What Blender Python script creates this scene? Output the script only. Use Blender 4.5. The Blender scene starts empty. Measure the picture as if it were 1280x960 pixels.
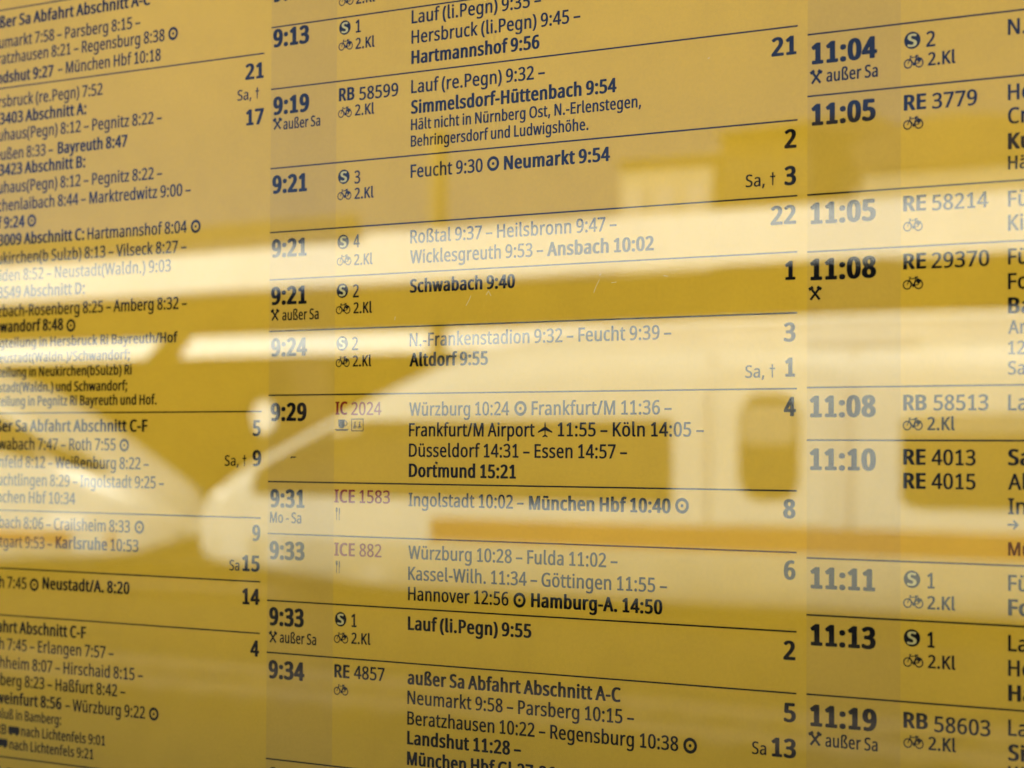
import bpy, math, random, json
from mathutils import Vector, Matrix
random.seed(4)
C = bpy.context.scene.collection
SC = bpy.context.scene
R = math.radians

# ------------------------------------------------------------------ camera
# poster plane is y = 0, x to the right, z up; the person stands to the right of it and looks left
cam_d = bpy.data.cameras.new('camera')
cam = bpy.data.objects.new('camera', cam_d); C.objects.link(cam); SC.camera = cam
right = Vector((0.788438, 0.615093, 0.005074)).normalized()
fwd = Vector((-0.614993, 0.788093, 0.026329)).normalized()
up = right.cross(fwd).normalized()
cam.matrix_world = Matrix(((right.x, up.x, -fwd.x, 0.534559), (right.y, up.y, -fwd.y, -0.558099),
                           (right.z, up.z, -fwd.z, 1.6), (0, 0, 0, 1)))
cam_d.lens = 84.187; cam_d.sensor_width = 36; cam_d.clip_start = 0.02; cam_d.clip_end = 3000
cam_d.dof.use_dof = True; cam_d.dof.focus_distance = 0.695; cam_d.dof.aperture_fstop = 18

# ------------------------------------------------------------------ sky, sun, exposure
SUN_EL, SUN_ROT = 42, -20
w = bpy.data.worlds.new('World'); SC.world = w; w.use_nodes = True
nt = w.node_tree; bg = nt.nodes['Background']
sky = nt.nodes.new('ShaderNodeTexSky'); sky.sky_type = 'NISHITA'; sky.sun_disc = False
sky.sun_elevation = R(SUN_EL); sky.sun_rotation = R(SUN_ROT); sky.dust_density = .6; sky.air_density = .24; sky.altitude = 300; sky.ozone_density = 1.0
nt.links.new(sky.outputs[0], bg.inputs[0]); bg.inputs[1].default_value = 0.05
sd = bpy.data.lights.new('sun', 'SUN'); sd.energy = 5.0; sd.angle = R(0.5); sd.color = (1, .985, .87)
so = bpy.data.objects.new('sun', sd); C.objects.link(so)
v = Vector((math.sin(R(SUN_ROT))*math.cos(R(SUN_EL)), math.cos(R(SUN_ROT))*math.cos(R(SUN_EL)), math.sin(R(SUN_EL))))
so.rotation_euler = v.to_track_quat('Z', 'Y').to_euler()
vs = SC.view_settings; vs.view_transform = 'Standard'; vs.look = 'None'; vs.exposure = 2.58; vs.gamma = 1

# ------------------------------------------------------------------ helpers
def tag(o, label=None, cat=None, group=None, kind=None):
    if label: o['label'] = label
    if cat: o['category'] = cat
    if group: o['group'] = group
    if kind: o['kind'] = kind
    return o
def mesh_obj(name, V, F, m, parent=None, smooth=False):
    me = bpy.data.meshes.new(name); me.from_pydata(V, [], F); me.update()
    if smooth:
        for p in me.polygons: p.use_smooth = True
    me.materials.append(m)
    o = bpy.data.objects.new(name, me); C.objects.link(o)
    if parent: o.parent = parent
    return o
def box_vf(x0, x1, y0, y1, z0, z1, V, F, b=0.0):
    n = len(V)
    V += [(x0,y0,z0),(x1,y0,z0),(x1,y1,z0),(x0,y1,z0),(x0,y0,z1),(x1,y0,z1),(x1,y1,z1),(x0,y1,z1)]
    F += [tuple(n+i for i in f) for f in ((0,3,2,1),(4,5,6,7),(0,1,5,4),(1,2,6,5),(2,3,7,6),(3,0,4,7))]
def boxes(name, L, m, parent=None):
    V, F = [], []
    for b in L: box_vf(*b, V, F)
    return mesh_obj(name, V, F, m, parent)
def empty(name, loc):
    o = bpy.data.objects.new(name, None); C.objects.link(o); o.location = loc; o.empty_display_size = .1
    return o
def adopt(o, p):                      # parent without moving (things are built in world coordinates)
    o.parent = p; o.matrix_parent_inverse = Matrix.Translation(-Vector(p.location))
    return o
def mat(name, col, rough=.6, metal=0, noise=None, spec=None, bump=None):
    m = bpy.data.materials.new(name); m.use_nodes = True
    n = m.node_tree.nodes; l = m.node_tree.links; b = n['Principled BSDF']
    b.inputs['Base Color'].default_value = (*col, 1); b.inputs['Roughness'].default_value = rough
    b.inputs['Metallic'].default_value = metal
    if spec is not None: b.inputs['Specular IOR Level'].default_value = spec
    if noise:
        sc, amt, det = noise
        tc = n.new('ShaderNodeTexCoord'); t = n.new('ShaderNodeTexNoise')
        t.inputs['Scale'].default_value = sc; t.inputs['Detail'].default_value = det
        r = n.new('ShaderNodeMapRange'); r.inputs[1].default_value = .3; r.inputs[2].default_value = .7
        r.inputs[3].default_value = 1-amt; r.inputs[4].default_value = 1+amt
        mx = n.new('ShaderNodeVectorMath'); mx.operation = 'SCALE'; mx.inputs[0].default_value = col
        l.new(tc.outputs['Object'], t.inputs['Vector']); l.new(t.outputs[0], r.inputs[0])
        l.new(r.outputs[0], mx.inputs['Scale']); l.new(mx.outputs[0], b.inputs['Base Color'])
    return m

# ------------------------------------------------------------------ materials
def paper_mat(name, col):
    m = bpy.data.materials.new(name); m.use_nodes = True
    n = m.node_tree.nodes; l = m.node_tree.links; b = n['Principled BSDF']
    b.inputs['Roughness'].default_value = .75; b.inputs['Specular IOR Level'].default_value = .15
    tc = n.new('ShaderNodeTexCoord')
    def nz(scale, det, lo, hi, rough=.6, sx=(1,1,1)):
        mp = n.new('ShaderNodeMapping'); mp.inputs['Scale'].default_value = sx
        t = n.new('ShaderNodeTexNoise'); t.inputs['Scale'].default_value = scale; t.inputs['Detail'].default_value = det
        t.inputs['Roughness'].default_value = rough
        r = n.new('ShaderNodeMapRange'); r.inputs[1].default_value = .25; r.inputs[2].default_value = .75
        r.inputs[3].default_value = lo; r.inputs[4].default_value = hi
        l.new(tc.outputs['Object'], mp.inputs[0]); l.new(mp.outputs[0], t.inputs['Vector']); l.new(t.outputs[0], r.inputs[0])
        return r.outputs[0]
    a = nz(9, 3, .93, 1.07); f = nz(900, 2, .965, 1.035); g = nz(70, 4, .965, 1.035)
    mu = n.new('ShaderNodeMath'); mu.operation = 'MULTIPLY'; l.new(a, mu.inputs[0]); l.new(f, mu.inputs[1])
    m2 = n.new('ShaderNodeMath'); m2.operation = 'MULTIPLY'; l.new(mu.outputs[0], m2.inputs[0]); l.new(g, m2.inputs[1])
    sc = n.new('ShaderNodeVectorMath'); sc.operation = 'SCALE'; sc.inputs[0].default_value = col
    l.new(m2.outputs[0], sc.inputs['Scale']); l.new(sc.outputs[0], b.inputs['Base Color'])
    # the sheet cockles a little behind the glass, plus fibre relief
    t = n.new('ShaderNodeTexNoise'); t.inputs['Scale'].default_value = 11; t.inputs['Detail'].default_value = 1
    bu = n.new('ShaderNodeBump'); bu.inputs['Strength'].default_value = .5; bu.inputs['Distance'].default_value = .01
    l.new(tc.outputs['Object'], t.inputs['Vector']); l.new(t.outputs[0], bu.inputs['Height']); l.new(bu.outputs[0], b.inputs['Normal'])
    return m
PAPER = (.71, .432, .030)
M_paper = paper_mat('yellow poster paper', PAPER)
M_band = paper_mat('grey tint printed over yellow', (.63, .388, .044))
M_ink = mat('black printing ink', (.005, .005, .006), .8, spec=.04)
M_red = mat('red printing ink', (.22, .014, .006), .8, spec=.04)
M_pale = mat('unprinted pale letter', (.60, .50, .18), .7, spec=.2)
def glass_mat():
    m = bpy.data.materials.new('clear display glass'); m.use_nodes = True
    n = m.node_tree.nodes; l = m.node_tree.links; n.remove(n['Principled BSDF'])
    tr = n.new('ShaderNodeBsdfTransparent'); tr.inputs[0].default_value = (.985, .99, .985, 1)
    gl = n.new('ShaderNodeBsdfGlossy'); gl.inputs['Roughness'].default_value = 0.0; gl.inputs[0].default_value = (1, 1, 1, 1)
    fr = n.new('ShaderNodeFresnel')
    # the pane's far face is met from inside: the Fresnel node inverts the index there, so give it the inverse
    ge = n.new('ShaderNodeNewGeometry'); ir = n.new('ShaderNodeMapRange')
    ir.inputs[3].default_value = 1.475; ir.inputs[4].default_value = 1/1.475
    l.new(ge.outputs['Backfacing'], ir.inputs[0]); l.new(ir.outputs[0], fr.inputs[0])
    mx = n.new('ShaderNodeMixShader')
    l.new(fr.outputs[0], mx.inputs[0]); l.new(tr.outputs[0], mx.inputs[1]); l.new(gl.outputs[0], mx.inputs[2])
    # very slight waviness of the pane
    tc = n.new('ShaderNodeTexCoord'); t = n.new('ShaderNodeTexNoise'); t.inputs['Scale'].default_value = 7; t.inputs['Detail'].default_value = 1
    bu = n.new('ShaderNodeBump'); bu.inputs['Strength'].default_value = .05; bu.inputs['Distance'].default_value = .001
    l.new(tc.outputs['Object'], t.inputs['Vector']); l.new(t.outputs[0], bu.inputs['Height']); l.new(bu.outputs[0], gl.inputs['Normal'])
    l.new(mx.outputs[0], n['Material Output'].inputs[0])
    return m
M_glass = glass_mat()
M_dust = mat('dry dust speck', (.012, .010, .008), .9)
M_scr = mat('fine scratch in the glass', (.62, .56, .36), .5)

M_white = mat('white train paint', (.56, .57, .52), .35, noise=(1.2, .04, 3))
M_skirt = mat('light grey train paint', (.38, .37, .30), .45, noise=(2, .12, 4))
M_trainroof = mat('pale grey roof paint', (.56, .55, .50), .5, noise=(1.5, .06, 3))
M_haze = mat('grey window haze', (.20, .20, .17), .8)  # flat grey that paints the hazy reflection on the upper panes
M_stripe = mat('red stripe paint', (.27, .105, .035), .35)
M_black = mat('tinted train glass', (.010, .011, .012), .12)
M_dark = mat('dark underframe steel', (.02, .018, .016), .8, spec=.1)
M_seam = mat('grey door rubber', (.42, .42, .40), .6)
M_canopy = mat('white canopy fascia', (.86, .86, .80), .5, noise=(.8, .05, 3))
M_girder = mat('dark canopy girder', (.022, .020, .018), .7)
M_deck = mat('grey canopy roofing felt', (.16, .16, .16), .9)
M_asph = mat('platform asphalt', (.024, .022, .020), .9, noise=(3, .25, 6), spec=.05)
M_pave = mat('pale concrete paving', (.36, .345, .27), .9, noise=(2, .12, 5))  # kept pale so the ground throws light back on the poster
M_ball = mat('rusty track ballast', (.022, .018, .013), .95, noise=(14, .35, 6), spec=.05)
M_kerb = mat('pale platform kerb', (.40, .38, .34), .8, noise=(4, .12, 4))
M_rail = mat('worn rail steel', (.09, .07, .055), .6, .3)
M_brick = mat('dark brown brick', (.040, .028, .018), .9, spec=.1, noise=(1.2, .2, 4))
M_tile = mat('dark brown roof tiles', (.050, .032, .020), .85, noise=(1.0, .25, 4))
M_stucco = mat('pale ochre render', (.36, .33, .24), .9, noise=(.5, .08, 3))
M_win = mat('dark window glass', (.02, .022, .025), .15)
M_mast = mat('rusty brown mast paint', (.13, .10, .06), .8)

# ------------------------------------------------------------------ the setting behind the photographer
tag(boxes('bounce_paving', [(-120, 60, -5.6, 6, -.9, 0)], M_pave), 'unseen pale paving added in front of the timetable to bounce light onto it', kind='structure')  # unseen pale strip, put in as a bounce surface for the poster
tag(boxes('platform', [(-120, 60, -9, -5.604, -.9, -.004)], M_asph), 'dark asphalt station platform in front of the timetable', kind='structure')
tag(boxes('ground', [(-900, 900, -1500, -9, -1.0, -.90)], M_ball), 'brown ballast ground of the station tracks', kind='structure')
tag(boxes('far_platform', [(-120, 60, -46, -36, -.9, 0)], M_asph), 'far asphalt platform beyond the white trains', kind='structure')
tag(boxes('platform_edge', [(-120, 60, -9.35, -9.004, -.9, 0)], M_asph), 'asphalt covered kerb along the platform', kind='structure')
for k, yc in enumerate((-12.2, -17.4, -29.5)):
    rt = empty('railway_track', (-30, yc, -.9))
    tag(rt, ['railway track nearest to the platform', 'middle railway track between platform and white trains', 'railway track under the two white trains'][k], 'railway track', 'railway tracks across the station')
    for s in (-.75, .75):
        adopt(boxes('rail', [(-120, 60, yc+s-.035, yc+s+.035, -.88, -.76), (-120, 60, yc+s-.07, yc+s+.07, -.9, -.88)], M_rail), rt)
    V, F = [], []
    x = -60.
    while x < 8:
        box_vf(x, x+.24, yc-1.25, yc+1.25, -.9, -.872, V, F); x += .62
    s_ = adopt(mesh_obj('sleepers', V, F, M_dark), rt); s_['kind'] = 'stuff'

# ------------------------------------------------------------------ platform canopy (bright fascia over dark girder)
def canopy(name, label, x0, x1, y, zb, zf, zt, depth, posts, group=None, fm=M_canopy, slope=0):
    e = empty(name, ((x0+x1)/2, y, 0)); tag(e, label, 'canopy', group)
    if slope:      # leaning eave board that faces up to the sun
        adopt(mesh_obj('fascia', [(x0, y, zf), (x1, y, zf), (x1, y-slope, zt), (x0, y-slope, zt), (x0, y-.1, zf), (x1, y-.1, zf), (x1, y-slope-.1, zt), (x0, y-slope-.1, zt)],
              [(0,1,2,3)[::-1], (4,5,6,7), (0,1,5,4), (3,2,6,7), (0,3,7,4), (1,2,6,5)], fm), e); y -= slope+.02
    else: adopt(boxes('fascia', [(x0, x1, y-.08, y, zf, zt)], fm), e)
    if zb < zf: adopt(boxes('girder', [(x0+.02, x1-.02, y-.72, y-.58, zb, zf-.004)], M_girder), e)
    adopt(boxes('roof_deck', [(x0, x1, y-depth, y-.084, zt-.16, zt-.03)], M_deck), e)
    for px in posts:
        adopt(boxes('post', [(px-.12, px+.12, y-depth/2-.12, y-depth/2+.12, -.9, zt-.165)], M_girder), e)
    return e
canopy('platform_canopy', 'long canopy with bright white fascia over a dark girder, in front of the trains', -75, 40, -22, 3.08, 3.65, 4.26, .75, (-50, -33, -4, 12, 28))
canopy('far_canopy', 'far white canopy edge on the left, behind the left train nose', -75, -47.75, -45, 3.93, 3.98, 4.55, 5.0, (-70, -58), 'far canopies behind the trains', slope=.62)
canopy('far_canopy', 'far white canopy edge behind the sloping nose of the right train', -46.4, -18, -45, 3.93, 3.98, 4.62, 5.0, (-40, -24), 'far canopies behind the trains', slope=.62)
sb = empty('station_building', (-60, -50.5, -.9)); tag(sb, 'low dark brick station building behind the far canopies', 'building')
adopt(boxes('wall', [(-95, -14, -58, -50.5, -.9, 5.2)], M_brick), sb)
for k in range(9):
    x = -90+k*8.2
    adopt(boxes('window', [(x, x+1.6, -50.55, -50.44, .9, 2.9)], M_win), sb)

gt = bpy.data.objects['platform_canopy']
adopt(boxes('gutter', [(-75, -19.5, -21.99, -21.86, 4.29, 4.50)], M_girder), gt)
# white disc standing in for a sun glint between the trains
sg = empty('glint_disc', (-38.9, -40, -.0)); tag(sg, 'round white disc on an added post, standing in for a sun glint between the two train noses', 'glint')
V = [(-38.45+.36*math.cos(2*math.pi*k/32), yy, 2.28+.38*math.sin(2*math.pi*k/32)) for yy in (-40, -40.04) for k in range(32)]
adopt(mesh_obj('glint_face', V, [tuple(range(31, -1, -1)), tuple(range(32, 64))]+[(k, (k+1) % 32, 32+(k+1) % 32, 32+k) for k in range(32)], M_canopy), sg)
adopt(boxes('post', [(-38.50, -38.40, -40.14, -40.045, 0, 2.6)], M_mast), sg)  # post added to carry the glint disc

# mast over the canopy
ms = empty('catenary_mast', (-26.7, -32.2, -.9)); tag(ms, 'thin brown overhead line mast rising above the white canopy', 'mast')
mp = Vector((-26.7, -32.2, 0))
adopt(boxes('pole', [(mp.x-.11, mp.x+.11, mp.y-.11, mp.y+.11, -.9, 7.15)], M_mast), ms)
adopt(boxes('cap', [(mp.x-.16, mp.x+.16, mp.y-.16, mp.y+.16, 7.154, 7.22)], M_mast), ms)

# ------------------------------------------------------------------ houses beyond the tracks
def gable_house(name, label, x0, x1, y, zeave, zridge, wm, rm, nwin, depth=12, group=None, pane=None):
    e = empty(name, ((x0+x1)/2, y, -.9)); tag(e, label, 'building', group)
    adopt(boxes('wall', [(x0, x1, y-depth, y, -.9, zeave)], wm), e)
    V = [(x0-.3, y+.4, zeave+.004), (x1+.3, y+.4, zeave+.004), (x1+.3, y-depth-.4, zeave+.004), (x0-.3, y-depth-.4, zeave+.004),
         (x0+1.2, y-depth/2, zridge), (x1-1.2, y-depth/2, zridge)]
    F = [(0,1,5,4), (1,2,5), (2,3,4,5), (3,0,4), (0,3,2,1)]
    adopt(mesh_obj('roof', V, F, rm), e)
    wd = (x1-x0)/nwin
    for r_ in range(3):
        for k in range(nwin):
            xc = x0+wd*(k+.5); zc = zeave-1.7-r_*3
            f = adopt(boxes('window', [(xc-.5, xc+.5, y+.002, y+.06, zc-.7, zc+.7)], M_kerb if wm is M_stucco else M_mast), e)
            g_ = boxes('pane', [(xc-.42, xc+.42, y+.062, y+.075, zc-.62, zc+.62)], pane or M_win); g_.parent = f; g_.matrix_parent_inverse = Matrix.Translation(-Vector(e.location))
            g_.matrix_parent_inverse = f.matrix_parent_inverse.inverted() @ f.matrix_parent_inverse
            g_.matrix_parent_inverse = Matrix.Identity(4)
    return e
gable_house('town_house', 'pale ochre house with low roof left of the dark brown tower block', -49.6, -45.6, -70, 11.9, 12.9, M_stucco, M_stucco, 3, pane=M_kerb)
gable_house('tower_house', 'dark brown tower house beside the arched hall', -45.3, -41.6, -70, 12.6, 13.9, M_brick, M_tile, 3)
# arched hall
ah = empty('arched_hall', (-37.5, -72, -.9)); tag(ah, 'wide hall with a dark arched roof at the right', 'building')
V, F = [], []
N = 24
X0, X1, ZE, ZP = -42.6, -31.5, 11.3, 12.85
for i in range(N+1):
    a = i/N; x = X0+(X1-X0)*a; z = ZE+(ZP-ZE)*math.sin(math.pi*a)**.8
    V += [(x, -71.6, z), (x, -90, z), (x, -71.6, ZE-.2), (x, -90, ZE-.2)]
for i in range(N):
    a = i*4; b = a+4
    F += [(a, b, b+1, a+1), (a+2, b+2, b, a), (a+2, a+3, b+3, b+2), (a+1, b+1, b+3, a+3)]
adopt(mesh_obj('roof', V, F, M_tile), ah)
adopt(boxes('wall', [(X0+.3, X1-.3, -89.6, -71.75, -.9, ZE-.204)], M_stucco), ah)
for k in range(7):
    x = X0+1.0+k*1.45
    adopt(boxes('window', [(x, x+.7, -71.745, -71.70, 5.6, 8.2)], M_win), ah)
gable_house('town_house', 'long ochre house with dark roof at the far right of the hall', -31.0, -14.0, -72, 9.9, 11.4, M_stucco, M_tile, 7)

# ------------------------------------------------------------------ the two white trains
def lerp(P, x):
    if x <= P[0][0]: return P[0][1]
    for (a, b), (c, d) in zip(P, P[1:]):
        if x <= c:
            t = (x-a)/(c-a); return b+(d-b)*t
    return P[-1][1]
def smooth(P, x, h=.35):
    return sum(lerp(P, x+h*k/3) for k in range(-3, 4))/7
def train(name, label, tip, sgn, L, top, bot, wid, yc=-29.5, n=3.6):
    """tip: x of the nose tip; sgn +1: the body runs to +x.  top/bot/wid are functions of the distance from the tip"""
    e = empty(name, (tip+sgn*L/2, yc, -.76)); tag(e, label, 'train', 'white express trains standing nose to nose')
    def prof(s):
        zt, zb, w_ = smooth(top, s), smooth(bot, s), smooth(wid, s)
        return (zt+zb)/2, (zt-zb)/2, w_
    S = [0, .05, .12, .22, .35, .5, .7, .95, 1.25, 1.6, 2, 2.4, 2.8, 3.3, 3.8, 4.4, 5, 5.6, 6.3, 7, 8, 9, 10]
    S += [10+(L-10)*k/6 for k in range(1, 7)]
    K = 48
    V, F = [], []
    for s in S:
        zm, h, w_ = prof(s)
        f = 1 if s > .9 else (.25+.75*math.sqrt(max(0, 1-(1-s/.9)**2)))
        for k in range(K):
            a = 2*math.pi*k/K
            c, sn = math.cos(a), math.sin(a)
            V.append((tip+sgn*s, yc+w_*f*math.copysign(abs(c)**(2/(n if sn > 0 else 9)), c), zm+h*f*math.copysign(abs(sn)**(2/(n if sn > 0 else 9)), sn)))
    for i in range(len(S)-1):
        for k in range(K):
            a = i*K+k; b = i*K+(k+1) % K
            F.append((a, b, b+K, a+K) if sgn > 0 else (b, a, a+K, b+K))
    F.append(tuple(range(K))[::-1]); F.append(tuple((len(S)-1)*K+k for k in range(K)))
    body = adopt(mesh_obj('body', V, F, M_white, smooth=True), e)
    def side(s, z, off):
        zm, h, w_ = prof(s)
        q = min(.999, abs((z-zm)/h)); m_ = n if z > zm else 9; y = w_*(1-q**m_)**(1/m_)
        return (tip+sgn*s, yc+y+off, z)
    def patch(nm, s0, s1, zlo, zhi, m, off=.015, par=None, nx=14, nz=4, corner=0.0):
        V, F = [], []
        for i in range(nx+1):
            s = s0+(s1-s0)*i/nx
            lo = zlo(s) if callable(zlo) else zlo; hi = zhi(s) if callable(zhi) else zhi
            if corner:
                dd = min(s-s0, s1-s); 
                if dd < corner:
                    cut = corner-math.sqrt(max(0, corner**2-(corner-dd)**2)); lo += cut; hi -= cut
            for j in range(nz+1): V.append(side(s, lo+(hi-lo)*j/nz, off))
        n0 = len(V)
        for p in list(V): V.append((p[0], p[1]-.05, p[2]))
        for i in range(nx):
            for j in range(nz):
                a = i*(nz+1)+j; q = (a, a+nz+1, a+nz+2, a+1)
                F.append(q if sgn < 0 else q[::-1])
        # rim
        loop = [j for j in range(nz+1)] + [i*(nz+1)+nz for i in range(1, nx+1)] + [nx*(nz+1)+j for j in range(nz-1, -1, -1)] + [i*(nz+1) for i in range(nx-1, 0, -1)]
        for a, b in zip(loop, loop[1:]+loop[:1]): F.append((a, b, b+n0, a+n0))
        return adopt(mesh_obj(nm, V, F, m, smooth=False), e)
    return e, patch, prof
# right-hand train: body running to the right
TR = -29.55
topR = [(0, .30), (.45, .72), (1.25, 1.16), (2.9, 1.84), (4.3, 2.42), (6.0, 3.02), (7.4, 3.30), (9, 3.43), (99, 3.43)]
botR = [(0, -.15), (.4, -.3), (1.2, -.45), (3, -.55), (5, -.74), (99, -.74)]
widR = [(0, .6), (.6, .9), (1.6, 1.2), (3, 1.40), (5, 1.48), (99, 1.5)]
eR, pR, prR = train('express_train', 'white express train with red stripe, long sloping nose pointing left and black cab window', TR, 1, 45, topR, botR, widR)
def hiR(s): return min(2.02, smooth(topR, s)-.34)
D_ = 1.65
pR('cab_window', 2.2, 9.07+D_, lambda s: .80, hiR, M_black, nx=24)
pR('stripe', 6.2, 44.5, lambda s: .14, lambda s: .50, M_stripe, off=.012, nx=40)
pR('skirt_panel', 1.1, 44.5, lambda s: max(-.69, smooth(botR, s)+.06), lambda s: .10, M_skirt, off=.010, nx=40)
pR('roof_panel', 9.5, 44.5, 3.06, 3.36, M_trainroof, off=.012, nx=30)
pR('door', 9.75+D_, 11.70+D_, .53, 2.72, M_white, off=.02, corner=.18, nx=24)
dw = pR('door_window', 10.22+D_, 11.20+D_, .88, 2.36, M_black, off=.045, corner=.34, nx=24)
pR('window_haze', 10.26+D_, 11.16+D_, 1.66, 2.22, M_haze, off=.052, corner=.1, nx=8)  # painted reflection haze over the upper door window
pR('door_seam', 9.60+D_, 9.72+D_, .53, 2.9, M_seam, off=.02, nx=2)
pR('door_seam', 11.86+D_, 12.04+D_, .53, 2.98, M_seam, off=.02, nx=2)
pR('roof_rail', 11.2+D_, 12.9+D_, 3.00, 3.12, M_seam, off=.03, nx=4)
for a, b in ((12.76, 20.5), (21.2, 30.5)):
    pR('passenger_window', a+D_, b+D_, .80, 2.06, M_black, corner=.10, nx=30)
    pR('window_haze', a+.05+D_, b-.05+D_, 1.78, 2.04, M_haze, off=.022, nx=30)  # reflection haze painted along the top of the window
pR('headlight', .9, 1.5, .72, .86, M_canopy, off=.02, nx=6)
adopt(boxes('underframe', [(-23.0, 14, -30.6, -28.7, -.80, -.72)], M_dark), eR)
for bx in (-20.6, -18.1, -3.2, -.7, 1.5, 4.0):
    V, F = [], []
    for yy in (-28.78, -28.66):
        for k in range(20):
            a = 2*math.pi*k/20; V.append((bx+.42*math.cos(a), yy, -.34+.42*math.sin(a)))
    F = [tuple(range(20)), tuple(range(39, 19, -1))]+[(k, (k+1) % 20, 20+(k+1) % 20, 20+k) for k in range(20)]
    adopt(mesh_obj('wheel', V, F, M_dark), eR)
# left-hand train: nose tip at x = -28.9 pointing right, body running to the left
topL = [(0, .28), (.35, .66), (1.0, .98), (2.0, 1.42), (3.4, 2.1), (5, 2.75), (7, 3.25), (9, 3.43), (99, 3.43)]
eL, pL, prL = train('express_train', 'white express train at the left, nose pointing right, with pale lower flank and dark windscreen', -29.85, -1, 45, topL, botR, widR)
pL('windscreen', 1.5, 12.0, lambda s: 1.06+.15*(s-1.3), lambda s: min(3.1, smooth(topL, s)-.05), M_black, nx=30)
pL('stripe', 1.1, 44.5, -.20, .06, M_stripe, off=.012, nx=40)
pL('skirt_panel', 2.0, 44.5, -.66, -.22, M_skirt, off=.010, nx=40)
pL('headlight', 1.6, 2.5, .10, .34, M_canopy, off=.03, nx=6)
pL('passenger_window', 14.5, 22.5, .95, 2.05, M_black, corner=.10, nx=30)
adopt(boxes('underframe', [(-74, -34, -30.6, -28.7, -.80, -.72)], M_dark), eL)

# ------------------------------------------------------------------ the timetable poster
Z0 = 1.61837                        # height of the poster's zero line
def W(x, y, d): return (x/1000, -d/1e6, Z0-y/1000)       # mm on the sheet, d micrometres in front of the paper
poster = empty('timetable_poster', (0, 0, Z0-.25))
tag(poster, 'yellow printed train departure timetable in three columns with black times and station names', 'timetable')
def flat(name, polys, d, m, parent=poster, step=0):
    V, F = [], []
    for i, p in enumerate(polys):
        n = len(V); V += [W(x, y, d+i*step) for x, y in p]
        F.append(tuple(range(n, n+len(p))))
    o = mesh_obj(name, V, F, m)
    adopt(o, parent)
    return o
# paper: thin sheet, very slightly cockled
V, F = [], []
nx, ny = 60, 40
PX0, PX1, PY0, PY1 = -212, 412, -262, 192
for j in range(ny+1):
    for i in range(nx+1):
        V.append((( PX0+(PX1-PX0)*i/nx)/1000, 0, Z0-(PY0+(PY1-PY0)*j/ny)/1000))
for j in range(ny):
    for i in range(nx):
        a = j*(nx+1)+i; F.append((a, a+nx+1, a+nx+2, a+1))
nb = len(V)
V += [(PX0/1000, .0003, Z0-PY0/1000), (PX1/1000, .0003, Z0-PY0/1000), (PX1/1000, .0003, Z0-PY1/1000), (PX0/1000, .0003, Z0-PY1/1000)]
F.append((nb, nb+1, nb+2, nb+3))
adopt(mesh_obj('paper', V, F, M_paper), poster)
BW, CE = 28.42, 196.92                # width of the tinted time band, right end of a column
for k in (-1, 0, 1):
    flat('time_column_band', [[(200*k, -250), (200*k+BW, -250), (200*k+BW, 186), (200*k, 186)]], 20, M_band)
LINES = [(0, 196.9, -116.38), (0, 196.9, -96.41), (0, 196.9, -70.79), (0, 196.9, -50.17), (0, 196.9, -34.91), (0, 196.9, -18.37), (0, 196.9, 2.16), (0, 196.9, 29.81), (0, 196.9, 46.46), (0, 196.9, 67.82), (0, 196.9, 84.43), (0, 196.9, 118.3), (200, 396.9, -93.62), (200, 396.9, -76.86), (200, 396.9, -50.13), (200, 396.9, -34.7), (200, 396.9, 1.94), (200, 396.9, 16.09), (200, 396.9, 47.79), (200, 396.9, 63.07), (200, 396.9, 84.35), (-200, -3.1, -108.44), (-200, -3.1, 7.32), (-200, -3.1, 41.6), (-200, -3.1, 62.06), (-200, -3.1, 78.59), (-200, -3.1, 128.4), (-200, -3.1, -136.45)]
for x0, x1, y in LINES:
    flat('divider_line', [[(x0, y-.23), (x1, y-.23), (x1, y+.23), (x0, y+.23)]], 60, M_ink)

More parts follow.
